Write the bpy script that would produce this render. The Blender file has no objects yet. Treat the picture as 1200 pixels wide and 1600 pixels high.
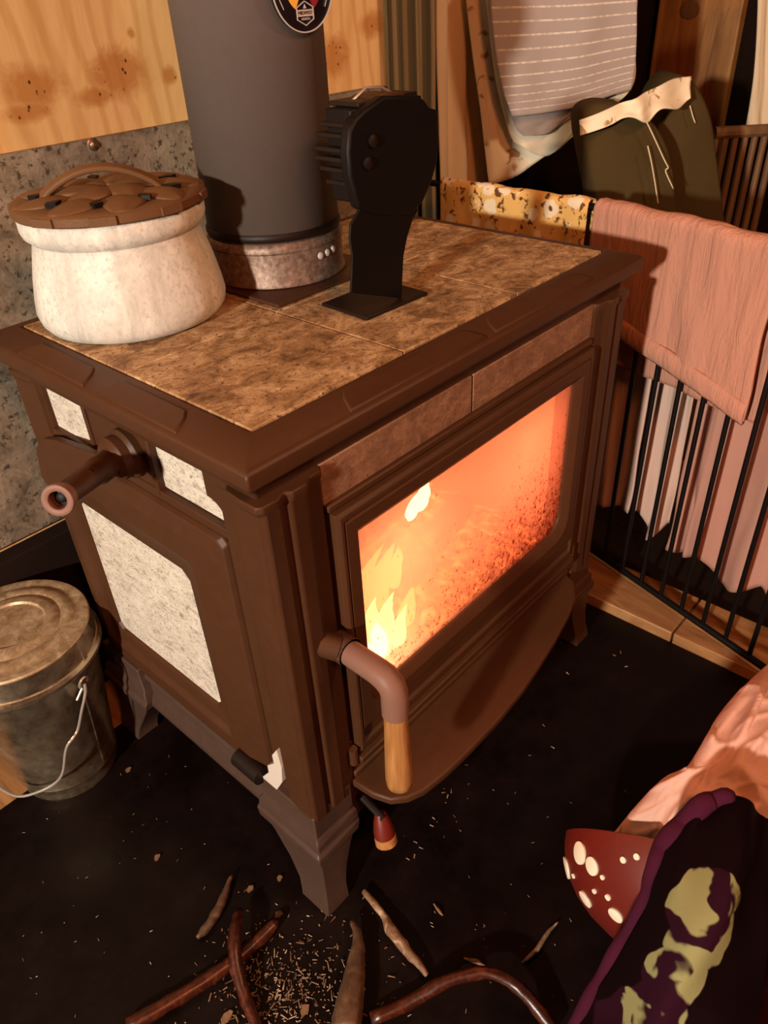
import bpy, bmesh, math, random
from math import pi, sin, cos, sqrt
from mathutils import Vector, Matrix, noise

rnd = random.Random(7)
SC = bpy.context.scene
COL = SC.collection

# ------------------------------------------------------------------ camera
FPX = 1179.7                      # focal length in pixels of the 1200x1600 frame
CAM = Vector((-0.34176, -0.48052, 1.03569))
RM = Matrix(((0.66537133, 0.45603756, -0.59102516),
             (-0.74502935, 0.35577886, -0.56422749),
             (-0.04703467, 0.81575189, 0.57648642)))
cd = bpy.data.cameras.new('camera')
cam = bpy.data.objects.new('camera', cd)
COL.objects.link(cam)
cam.matrix_world = Matrix.Translation(CAM) @ RM.to_4x4()
cd.sensor_fit = 'VERTICAL'
cd.sensor_height = 36.0
cd.sensor_width = 27.0
cd.lens = 36.0 * FPX / 1600
cd.clip_start = 0.02
cd.dof.use_dof = True
cd.dof.focus_distance = 0.98
cd.dof.aperture_fstop = 9.0
SC.camera = cam

# ------------------------------------------------------------------ light
SC.view_settings.view_transform = 'Standard'
SC.view_settings.look = 'None'
SC.view_settings.gamma = 1.0
SC.view_settings.use_curve_mapping = False
SC.view_settings.exposure = 0.0

w = bpy.data.worlds.new('red_ambient')  # even red ambient, added to tint the shadows
SC.world = w
w.use_nodes = True
bg = w.node_tree.nodes['Background']
bg.inputs[0].default_value = (1.0, 0.11, 0.04, 1)
bg.inputs[1].default_value = 0.035

def lamp(name, loc, energy, color, radius):
    l = bpy.data.lights.new(name, 'POINT')
    l.energy = energy
    l.color = color
    l.shadow_soft_size = radius
    o = bpy.data.objects.new(name, l)
    COL.objects.link(o)
    o.location = loc
    return o
lamp('standing_lamp', (-2.28, -0.58, 1.30), 410, (1.0, 0.87, 0.72), 0.06)
lamp('red_fill', (-0.55, -1.55, 2.0), 78, (1.0, 0.27, 0.075), 0.16)  # added red fill to redden the stove front, not a lamp of the room
lamp('corner_lamp', (0.66, -1.20, 1.9), 54, (1.0, 0.58, 0.32), 0.10)

# ------------------------------------------------------------------ pixel helpers (a pixel of the photograph to a place in the room)
def ray(x, y):
    return RM @ Vector(((x - 600) / FPX, (800 - y) / FPX, -1.0))
def PX(x, y, axis, val):
    v = ray(x, y)
    return CAM + v * ((val - CAM[axis]) / v[axis])
FH = Vector((0.723, 0.690, 0)).normalized()
def PD(x, y, D):
    v = ray(x, y)
    return CAM + v * (D / v.dot(FH))
GA = Vector((0.851, 0.084, 0))
GU = Vector((-0.2708, -0.9627, 0)).normalized()     # along the slanted panel of the fire guard
GN = Vector((-GU.y, GU.x, 0))                       # away from the stove
def GP(s, z, off=0.0):
    p = GA + GU * s + GN * off
    return Vector((p.x, p.y, z))

# ------------------------------------------------------------------ node helpers
def mat(name, base=(0.5, 0.5, 0.5), rough=0.6, metal=0.0, spec=0.5):
    m = bpy.data.materials.new(name)
    m.use_nodes = True
    b = m.node_tree.nodes['Principled BSDF']
    b.inputs['Base Color'].default_value = (*base, 1)
    b.inputs['Roughness'].default_value = rough
    b.inputs['Metallic'].default_value = metal
    b.inputs['Specular IOR Level'].default_value = spec
    return m
class NT:
    def __init__(s, m):
        s.m = m; s.t = m.node_tree; s.b = s.t.nodes['Principled BSDF']
        s.tc = s.t.nodes.new('ShaderNodeTexCoord')
    def n(s, t, **k):
        x = s.t.nodes.new(t)
        for a, v in k.items(): setattr(x, a, v)
        return x
    def l(s, a, b): s.t.links.new(a, b)
    def coord(s, scale=(1, 1, 1), rot=(0, 0, 0), loc=(0, 0, 0)):
        mp = s.n('ShaderNodeMapping')
        mp.inputs['Scale'].default_value = scale
        mp.inputs['Rotation'].default_value = rot
        mp.inputs['Location'].default_value = loc
        s.l(s.tc.outputs['Object'], mp.inputs['Vector'])
        return mp.outputs[0]
    def noise(s, vec, scale, detail=4, rough=0.6, dist=0.0):
        x = s.n('ShaderNodeTexNoise')
        x.inputs['Scale'].default_value = scale
        x.inputs['Detail'].default_value = detail
        x.inputs['Roughness'].default_value = rough
        x.inputs['Distortion'].default_value = dist
        s.l(vec, x.inputs['Vector'])
        return x.outputs['Fac']
    def ramp(s, fac, stops, interp='LINEAR'):
        r = s.n('ShaderNodeValToRGB')
        r.color_ramp.interpolation = interp
        e = r.color_ramp.elements
        while len(e) < len(stops): e.new(0.5)
        for el, (p, c) in zip(e, stops):
            el.position = p
            el.color = (*c, 1) if len(c) == 3 else c
        s.l(fac, r.inputs[0])
        return r.outputs[0]
    def mix(s, fac, a, b, mode='MIX'):
        x = s.n('ShaderNodeMix', data_type='RGBA', blend_type=mode)
        for i, v in ((0, fac), (6, a), (7, b)):
            if hasattr(v, 'links') or hasattr(v, 'is_linked'): s.l(v, x.inputs[i])
            elif isinstance(v, (int, float)): x.inputs[i].default_value = v
            else: x.inputs[i].default_value = (*v, 1)
        return x.outputs[2]
    def math(s, op, a, b=0.0, c=None):
        x = s.n('ShaderNodeMath', operation=op)
        for i, v in enumerate((a, b, c)):
            if v is None: continue
            if hasattr(v, 'is_linked'): s.l(v, x.inputs[i])
            else: x.inputs[i].default_value = v
        return x.outputs[0]
    def color(s, sock): s.l(sock, s.b.inputs['Base Color'])
    def rough(s, sock): s.l(sock, s.b.inputs['Roughness'])
    def bump(s, sock, strength=0.4, dist=0.002):
        x = s.n('ShaderNodeBump')
        x.inputs['Strength'].default_value = strength
        x.inputs['Distance'].default_value = dist
        s.l(sock, x.inputs['Height'])
        s.l(x.outputs[0], s.b.inputs['Normal'])

M = {}
def iron(name, c1, c2, rough=0.5, scale=60, bump=0.15):
    m = mat(name, c1, rough, 0.0, 0.22); t = NT(m)
    v = t.coord()
    f = t.noise(v, scale, 5, 0.65)
    g = t.noise(v, 7, 3, 0.6)
    t.color(t.mix(t.math('MULTIPLY', f, g), c1, c2))
    t.bump(t.noise(v, 350, 3, 0.6), bump, 0.001)
    M[name] = m
iron('iron', (0.048, 0.0175, 0.007), (0.085, 0.034, 0.014), 0.48)
iron('iron_dark', (0.008, 0.004, 0.003), (0.018, 0.009, 0.006), 0.5)
iron('iron_black', (0.0022, 0.0010, 0.0008), (0.0045, 0.002, 0.0016), 0.55)
iron('iron_grey', (0.05, 0.028, 0.02), (0.095, 0.058, 0.043), 0.42)
iron('lid_iron', (0.10, 0.046, 0.019), (0.18, 0.09, 0.04), 0.55, 40, 0.3)
iron('pipe_paint', (0.095, 0.072, 0.062), (0.12, 0.092, 0.08), 0.55, 90, 0.1)
iron('handle_metal', (0.17, 0.085, 0.06), (0.24, 0.12, 0.09), 0.5)

def stone(name, dark, mid, light, scale, streak=(1, 1, 1), bump=0.5, contrast=(0.33, 0.5, 0.66)):
    m = mat(name, mid, 0.62, 0, 0.4); t = NT(m)
    v = t.coord(streak)
    a = t.noise(v, scale, 9, 0.72, 0.6)
    c = t.ramp(a, [(contrast[0], dark), (contrast[1], mid), (contrast[2], light)])
    sp = t.noise(v, scale * 5.5, 3, 0.7)
    c = t.mix(t.ramp(sp, [(0.56, (0, 0, 0)), (0.66, (1, 1, 1))]), c, dark)
    t.color(c)
    t.bump(t.noise(v, scale * 3.2, 6, 0.7), bump, 0.002)
    M[name] = m
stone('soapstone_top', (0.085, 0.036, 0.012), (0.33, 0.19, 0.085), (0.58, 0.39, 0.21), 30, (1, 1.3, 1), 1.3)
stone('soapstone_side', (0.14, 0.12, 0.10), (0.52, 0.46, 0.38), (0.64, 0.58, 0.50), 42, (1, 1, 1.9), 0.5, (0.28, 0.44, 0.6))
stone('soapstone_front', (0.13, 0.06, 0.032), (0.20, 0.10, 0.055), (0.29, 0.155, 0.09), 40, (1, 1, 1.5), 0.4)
stone('slate', (0.06, 0.045, 0.03), (0.21, 0.165, 0.115), (0.36, 0.29, 0.21), 17, (1, 1, 1), 0.9, (0.3, 0.5, 0.7))
# turned soapstone pot: pale with faint upright streaks
m = mat('pot_stone', (0.7, 0.66, 0.58), 0.6); t = NT(m)
a = t.noise(t.coord((1, 1, 0.35)), 26, 6, 0.7, 0.4)
b = t.noise(t.coord((1, 1, 0.8)), 190, 4, 0.75)
c = t.ramp(a, [(0.3, (0.36, 0.345, 0.31)), (0.5, (0.54, 0.52, 0.47)), (0.68, (0.70, 0.68, 0.62))])
c = t.mix(t.ramp(b, [(0.5, (0, 0, 0)), (0.68, (1, 1, 1))]), c, (0.40, 0.385, 0.34))
t.color(c); t.bump(b, 0.25, 0.001)
M['pot_stone'] = m
# rusty galvanised collar
m = mat('rusty_steel', (0.3, 0.2, 0.15), 0.5, 0.35); t = NT(m)
a = t.noise(t.coord(), 140, 6, 0.75)
t.color(t.ramp(a, [(0.34, (0.10, 0.06, 0.04)), (0.52, (0.20, 0.135, 0.10)), (0.72, (0.36, 0.27, 0.21))]))
t.bump(a, 0.3, 0.001)
M['rusty_steel'] = m
# galvanised bucket
m = mat('galvanised', (0.42, 0.36, 0.29), 0.30, 0.9); t = NT(m)
a = t.noise(t.coord(), 35, 5, 0.7)
t.color(t.ramp(a, [(0.35, (0.30, 0.22, 0.14)), (0.65, (0.52, 0.42, 0.30))]))
t.rough(t.ramp(a, [(0.3, (0.22, 0.22, 0.22)), (0.7, (0.40, 0.40, 0.40))]))
M['galvanised'] = m
m = mat('dusty_galvanised', (0.42, 0.36, 0.29), 0.5, 0.35); t = NT(m)
a = t.noise(t.coord(), 60, 7, 0.75, 0.5)
t.color(t.ramp(a, [(0.33, (0.22, 0.13, 0.06)), (0.5, (0.36, 0.25, 0.14)), (0.68, (0.55, 0.43, 0.28))]))
M['dusty_galvanised'] = m
M['steel_wire'] = mat('steel_wire', (0.75, 0.68, 0.60), 0.3, 0.8)
M['brass'] = mat('brass', (0.6, 0.42, 0.2), 0.35, 0.9)

def wood(name, c1, c2, c3, axis_scale, scale=6, rough=0.5, bump=0.1):
    m = mat(name, c2, rough); t = NT(m)
    v = t.coord(axis_scale)
    a = t.noise(v, scale, 6, 0.6, 1.2)
    f = t.noise(v, scale * 7, 3, 0.6)
    c = t.ramp(a, [(0.32, c1), (0.5, c2), (0.66, c3)])
    t.color(t.mix(t.math('MULTIPLY', f, 0.35), c, c1))
    t.bump(f, bump, 0.001)
    M[name] = m
wood('grip_wood', (0.26, 0.11, 0.032), (0.36, 0.16, 0.05), (0.45, 0.22, 0.075), (14, 14, 1.5), 6, 0.4)
wood('floor_wood', (0.22, 0.10, 0.035), (0.36, 0.18, 0.07), (0.48, 0.26, 0.11), (12, 2, 6), 3, 0.45)
wood('rack_wood', (0.10, 0.05, 0.02), (0.16, 0.08, 0.03), (0.22, 0.12, 0.05), (8, 8, 1), 5, 0.6)
wood('stick_wood', (0.04, 0.018, 0.008), (0.085, 0.04, 0.018), (0.15, 0.078, 0.036), (5, 5, 5), 9, 0.6)
wood('pale_stick', (0.10, 0.045, 0.018), (0.20, 0.11, 0.055), (0.52, 0.38, 0.26), (5, 5, 5), 9, 0.6)
wood('red_bark', (0.02, 0.0035, 0.0015), (0.045, 0.008, 0.0028), (0.10, 0.021, 0.007), (8, 8, 8), 9, 0.33)
# birch plywood with burls (each knot at its own place on the board)
def burl_board(name, knots, c_light, c_mid, c_dark):
    m = mat(name, c_mid, 0.42); t = NT(m)
    v = t.coord((6.0, 1, 0.9))
    a = t.noise(v, 3.0, 5, 0.6, 1.6)
    wv = t.n('ShaderNodeTexWave', bands_direction='X')
    wv.inputs['Scale'].default_value = 1.6
    wv.inputs['Distortion'].default_value = 14
    wv.inputs['Detail'].default_value = 3
    wv.inputs['Detail Scale'].default_value = 0.7
    t.l(t.coord((5.0, 1, 1.6)), wv.inputs['Vector'])
    c = t.ramp(a, [(0.3, c_mid), (0.55, c_light), (0.75, c_mid)])
    c = t.mix(t.math('MULTIPLY', t.ramp(wv.outputs['Fac'], [(0.55, (0, 0, 0)), (0.95, (1, 1, 1))]), 0.30), c, c_dark)
    warp = t.noise(t.coord(), 26, 5, 0.7, 1.0)
    eye = t.n('ShaderNodeTexVoronoi', feature='F1')
    eye.inputs['Scale'].default_value = 95
    t.l(t.coord((1, 1, 0.8)), eye.inputs['Vector'])
    total = None
    for (kx, kz, rx, rz) in knots:
        mp = t.n('ShaderNodeMapping')
        mp.inputs['Location'].default_value = (-kx / rx, 0, -kz / rz)
        mp.inputs['Scale'].default_value = (1 / rx, 0, 1 / rz)
        t.l(t.tc.outputs['Object'], mp.inputs['Vector'])
        ln = t.n('ShaderNodeVectorMath', operation='LENGTH')
        t.l(mp.outputs[0], ln.inputs[0])
        k = t.math('SUBTRACT', 1.35, t.math('ADD', ln.outputs['Value'], t.math('MULTIPLY', t.math('SUBTRACT', warp, 0.5), 1.7)))
        k = t.math('MAXIMUM', k, 0.0)
        total = k if total is None else t.math('MAXIMUM', total, k)
    sm = t.ramp(total, [(0.0, (0, 0, 0)), (0.75, (1, 1, 1))])
    c = t.mix(t.math('MULTIPLY', sm, 0.75), c, c_dark)
    spots = t.ramp(eye.outputs['Distance'], [(0.10, (1, 1, 1)), (0.24, (0, 0, 0))])
    deep = t.ramp(total, [(0.45, (0, 0, 0)), (0.7, (1, 1, 1))])
    c = t.mix(t.math('MULTIPLY', spots, deep), c, (0.07, 0.018, 0.004))
    t.color(c); t.bump(a, 0.08, 0.001)
    M[name] = m

# cloth
def weave(name, color, var=0.85, rough=0.9, scale=260, bump=0.35):
    m = mat(name, color, rough, 0, 0.15); t = NT(m)
    v = t.coord()
    a = t.noise(v, scale, 3, 0.6)
    b = t.noise(v, 9, 4, 0.6)
    d = tuple(x * var for x in color)
    t.color(t.mix(b, color, d))
    t.bump(a, bump, 0.001)
    M[name] = m
weave('pink_towel', (0.56, 0.27, 0.19), 0.85)
t = NT(M['pink_towel']); nb_ = t.noise(t.coord((30, 30, 5)), 1.6, 5, 0.65, 0.8); t.bump(nb_, 0.7, 0.010)
weave('pink_laundry', (0.50, 0.26, 0.20), 0.85)
weave('pale_laundry', (0.62, 0.44, 0.37), 0.85)
weave('cream_cloth', (0.74, 0.63, 0.45), 0.85)
weave('white_cloth', (0.72, 0.66, 0.50), 0.92)
weave('pink_muslin', (0.58, 0.34, 0.27), 0.93, 0.9, 320, 0.25)
weave('armchair_fabric', (0.075, 0.050, 0.017), 0.6, 0.95, 200, 0.6)
weave('thread', (0.75, 0.66, 0.45), 0.9)
weave('sage_cloth', (0.20, 0.19, 0.13), 0.7)
weave('grey_cloth', (0.30, 0.26, 0.235), 0.8)

def floral(name, ground, petals, leaf, scale, petal_cut=0.30, leaf_cut=(0.55, 0.60)):
    m = mat(name, ground, 0.9, 0, 0.15); t = NT(m)
    v0 = t.coord()
    nn = t.n('ShaderNodeTexNoise'); nn.inputs['Scale'].default_value = scale * 2.2; nn.inputs['Detail'].default_value = 2
    t.l(v0, nn.inputs['Vector'])
    off = t.n('ShaderNodeVectorMath', operation='MULTIPLY_ADD')
    t.l(nn.outputs['Color'], off.inputs[0]); off.inputs[1].default_value = (0.35 / scale,) * 3
    t.l(v0, off.inputs[2])
    vo = t.n('ShaderNodeTexVoronoi'); vo.inputs['Scale'].default_value = scale; vo.inputs['Randomness'].default_value = 0.7
    t.l(off.outputs[0], vo.inputs['Vector'])
    lf = t.noise(off.outputs[0], scale * 2.6, 2, 0.5, 0.8)
    near = t.ramp(vo.outputs['Distance'], [(petal_cut + 0.22, (1, 1, 1)), (petal_cut + 0.34, (0, 0, 0))])
    lm_ = t.math('MULTIPLY', t.ramp(lf, [(leaf_cut[0], (0, 0, 0)), (leaf_cut[1], (1, 1, 1))]), near)
    c = t.mix(lm_, ground, leaf)
    pf = t.noise(off.outputs[0], scale * 5, 2, 0.6)
    pm = t.ramp(t.math('ADD', vo.outputs['Distance'], t.math('MULTIPLY', pf, 0.22)), [(petal_cut + 0.08, (1, 1, 1)), (petal_cut + 0.14, (0, 0, 0))])
    c = t.mix(pm, c, petals)
    hm = t.ramp(vo.outputs['Distance'], [(petal_cut * 0.25, (1, 1, 1)), (petal_cut * 0.36, (0, 0, 0))])
    c = t.mix(hm, c, leaf)
    t.color(c); t.bump(t.noise(v0, 240, 2, 0.6), 0.25, 0.001)
    M[name] = m
floral('yellow_floral', (0.66, 0.40, 0.13), (0.72, 0.60, 0.42), (0.12, 0.05, 0.018), 29, 0.42, (0.555, 0.60))
floral('white_floral', (0.80, 0.72, 0.54), (0.55, 0.36, 0.15), (0.36, 0.24, 0.10), 15, 0.14, (0.56, 0.62))
m = mat('dark_floral', (0.02, 0.004, 0.006), 0.9, 0, 0.05); t = NT(m)
nz_ = t.n('ShaderNodeTexNoise'); nz_.inputs['Scale'].default_value = 14; nz_.inputs['Detail'].default_value = 3
t.l(t.tc.outputs['Object'], nz_.inputs['Vector'])
of_ = t.n('ShaderNodeVectorMath', operation='MULTIPLY_ADD'); t.l(nz_.outputs['Color'], of_.inputs[0]); of_.inputs[1].default_value = (0.09,) * 3; t.l(t.tc.outputs['Object'], of_.inputs[2])
uvw = t.n('ShaderNodeVectorMath', operation='MULTIPLY_ADD'); t.l(nz_.outputs['Color'], uvw.inputs[0]); uvw.inputs[1].default_value = (0.34, 0.20, 0); t.l(t.tc.outputs['UV'], uvw.inputs[2])
tot_ = None
for (ku, kv, ru, rv) in ((0.44, 0.34 * 6 / 7, 0.26, 0.09), (0.50, 0.46 * 6 / 7, 0.24, 0.10), (0.40, 0.60 * 6 / 7, 0.22, 0.11), (0.30, 0.78 * 6 / 7, 0.24, 0.12), (0.24, 0.93 * 6 / 7, 0.22, 0.09)):
    mp = t.n('ShaderNodeMapping'); mp.inputs['Location'].default_value = (-(ku + 0.17) / ru, -(kv + 0.10) / rv, 0); mp.inputs['Scale'].default_value = (1 / ru, 1 / rv, 0)
    t.l(uvw.outputs[0], mp.inputs['Vector'])
    ln = t.n('ShaderNodeVectorMath', operation='LENGTH'); t.l(mp.outputs[0], ln.inputs[0])
    k_ = t.math('SUBTRACT', 1.0, ln.outputs['Value'])
    tot_ = k_ if tot_ is None else t.math('MAXIMUM', tot_, k_)
bm_ = t.ramp(tot_, [(0.0, (0, 0, 0)), (0.05, (1, 1, 1))])
ve_ = t.noise(of_.outputs[0], 19, 2, 0.5, 0.8)
pc_ = t.mix(t.ramp(ve_, [(0.53, (0, 0, 0)), (0.57, (1, 1, 1))]), (0.21, 0.205, 0.090), (0.018, 0.003, 0.009))
pc_ = t.mix(t.ramp(t.noise(of_.outputs[0], 12, 2), [(0.4, (0, 0, 0)), (0.6, (1, 1, 1))]), pc_, (0.50, 0.44, 0.25), 'LIGHTEN') if False else pc_
t.color(t.mix(bm_, (0.0045, 0.0010, 0.0014), pc_)); t.bump(t.noise(t.coord(), 240, 2, 0.6), 0.25, 0.001)
M['dark_floral'] = m
M['plum_cloth'] = None
weave('plum_cloth', (0.055, 0.0045, 0.022), 0.5)
# grey cloth with white stripes across it
m = mat('striped_cloth', (0.36, 0.31, 0.29), 0.9, 0, 0.15); t = NT(m)
sx = t.n('ShaderNodeSeparateXYZ'); t.l(t.tc.outputs['UV'], sx.inputs[0])
fr = t.math('FRACT', t.math('MULTIPLY', sx.outputs[1], 13.0))
st = t.ramp(fr, [(0.0, (1, 1, 1)), (0.12, (1, 1, 1)), (0.16, (0, 0, 0))])
br = t.noise(t.coord(), 120, 2, 0.5)
c = t.mix(t.math('MULTIPLY', st, t.ramp(br, [(0.38, (0.3, 0.3, 0.3)), (0.55, (1, 1, 1))])), (0.34, 0.29, 0.27), (0.62, 0.56, 0.47))
t.color(c); t.bump(t.noise(t.coord(), 260, 2, 0.6), 0.3, 0.001)
M['striped_cloth'] = m
m = mat('striped_curtain', (0.2, 0.2, 0.14), 0.9, 0, 0.15); t = NT(m)
sx = t.n('ShaderNodeSeparateXYZ'); t.l(t.tc.outputs['UV'], sx.inputs[0])
fr = t.math('FRACT', t.math('MULTIPLY', sx.outputs[0], 9.0))
t.color(t.ramp(fr, [(0.0, (0.10, 0.11, 0.085)), (0.28, (0.10, 0.11, 0.085)), (0.34, (0.27, 0.25, 0.17)), (0.62, (0.33, 0.30, 0.21)), (0.7, (0.15, 0.155, 0.11)), (1.0, (0.12, 0.125, 0.09))]))
M['striped_curtain'] = m
# red with white spots (spots are pieces of their own), gloss
m = mat('red_tub', (0.12, 0.010, 0.005), 0.42); M['red_tub'] = m
M['white_spot'] = mat('white_spot', (0.78, 0.66, 0.50), 0.5)
M['spot_ring'] = mat('spot_ring', (0.42, 0.32, 0.2), 0.5)
M['black_dial'] = mat('black_dial', (0.008, 0.004, 0.005), 0.35)
M['dial_silver'] = mat('dial_silver', (0.55, 0.50, 0.47), 0.4, 0.2)
M['dial_red'] = mat('dial_red', (0.22, 0.008, 0.02), 0.5)
M['dial_yellow'] = mat('dial_yellow', (0.75, 0.38, 0.05), 0.5)
M['white_chip'] = mat('white_chip', (0.55, 0.48, 0.42), 0.7)
# hearth slab: black, faintly polished slate
m = mat('hearth_slate', (0.008, 0.004, 0.0035), 0.5, 0, 0.16); t = NT(m)
a = t.noise(t.coord(), 14, 6, 0.65)
t.color(t.ramp(a, [(0.35, (0.0022, 0.0006, 0.0004)), (0.7, (0.006, 0.0018, 0.0012))]))
t.rough(t.ramp(a, [(0.3, (0.42, 0.42, 0.42)), (0.7, (0.62, 0.62, 0.62))]))
t.bump(t.noise(t.coord(), 60, 5, 0.7), 0.25, 0.002)
M['hearth_slate'] = m
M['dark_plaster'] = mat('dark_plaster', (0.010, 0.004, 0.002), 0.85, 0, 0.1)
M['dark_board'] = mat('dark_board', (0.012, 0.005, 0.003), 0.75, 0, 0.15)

# fire
def emit(name, color, strength):
    m = bpy.data.materials.new(name); m.use_nodes = True
    t = m.node_tree; t.nodes.clear()
    o = t.nodes.new('ShaderNodeOutputMaterial'); e = t.nodes.new('ShaderNodeEmission')
    e.inputs[0].default_value = (*color, 1); e.inputs[1].default_value = strength
    t.links.new(e.outputs[0], o.inputs[0]); M[name] = m
emit('flame_core', (1.0, 0.80, 0.34), 3.2)
emit('flame_outer', (1.0, 0.46, 0.12), 2.0)
emit('flame_white', (1.0, 0.88, 0.62), 5.0)
m = mat('embers', (0.02, 0.01, 0.006), 0.9); t = NT(m)
a = t.noise(t.coord(), 55, 5, 0.7)
t.l(t.ramp(a, [(0.44, (0, 0, 0)), (0.56, (1.0, 0.16, 0.02)), (0.7, (1.0, 0.55, 0.15))]), t.b.inputs['Emission Color'])
t.b.inputs['Emission Strength'].default_value = 1.6
M['embers'] = m
m = mat('charred_log', (0.03, 0.014, 0.008), 0.9); t = NT(m)
a = t.noise(t.coord((1, 1, 1)), 30, 5, 0.7)
t.l(t.ramp(a, [(0.5, (0, 0, 0)), (0.62, (1.0, 0.22, 0.03))]), t.b.inputs['Emission Color'])
t.b.inputs['Emission Strength'].default_value = 1.2
M['charred_log'] = m
m = mat('fire_brick', (0.62, 0.42, 0.32), 0.85); t = NT(m)
a = t.noise(t.coord(), 30, 6, 0.7)
t.color(t.ramp(a, [(0.3, (0.44, 0.25, 0.16)), (0.7, (0.72, 0.48, 0.34))]))
M['fire_brick'] = m
# sooty ceramic glass: clear, smoke-stained, peppered with tar specks thicker towards the low right
m = bpy.data.materials.new('sooty_glass'); m.use_nodes = True
tr = m.node_tree; t = NT(m)
out = [n for n in tr.nodes if n.type == 'OUTPUT_MATERIAL'][0]
tp = t.n('ShaderNodeBsdfTransparent'); tp.inputs[0].default_value = (1.0, 0.86, 0.74, 1)
tl = t.n('ShaderNodeBsdfTranslucent'); tl.inputs[0].default_value = (0.95, 0.53, 0.40, 1)
gl = t.n('ShaderNodeBsdfGlossy'); gl.inputs['Roughness'].default_value = 0.08
so = t.n('ShaderNodeBsdfTranslucent'); so.inputs[0].default_value = (0.20, 0.030, 0.010, 1)
m1 = t.n('ShaderNodeMixShader'); m1.inputs[0].default_value = 0.36
t.l(tp.outputs[0], m1.inputs[1]); t.l(tl.outputs[0], m1.inputs[2])
m2 = t.n('ShaderNodeMixShader'); m2.inputs[0].default_value = 0.03
t.l(m1.outputs[0], m2.inputs[1]); t.l(gl.outputs[0], m2.inputs[2])
sx = t.n('ShaderNodeSeparateXYZ'); t.l(t.tc.outputs['Object'], sx.inputs[0])
spk = t.noise(t.coord((1, 1, 0.8)), 205, 4, 0.72, 0.5)
zz = t.math('MULTIPLY', t.math('SUBTRACT', 0.47, sx.outputs[2]), 3.6)      # more towards the sill
xx = t.math('MULTIPLY', t.math('SUBTRACT', sx.outputs[0], 0.27), 1.3)       # more towards the hinge side
dens = t.math('ADD', t.math('MULTIPLY', t.noise(t.coord(), 14, 3, 0.6), 0.5), t.math('ADD', t.math('ADD', zz, xx), 0.10))
dens = t.math('MINIMUM', t.math('MAXIMUM', dens, -0.1), 0.75)
thr = t.math('SUBTRACT', 0.635, t.math('MULTIPLY', dens, 0.20))
sp = t.math('MULTIPLY', t.math('SUBTRACT', spk, thr), 22)
sp = t.math('MINIMUM', t.math('MAXIMUM', sp, 0.0), 0.9)
m3 = t.n('ShaderNodeMixShader'); t.l(sp, m3.inputs[0])
t.l(m2.outputs[0], m3.inputs[1]); t.l(so.outputs[0], m3.inputs[2])
t.l(m3.outputs[0], out.inputs['Surface'])
M['sooty_glass'] = m

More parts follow.
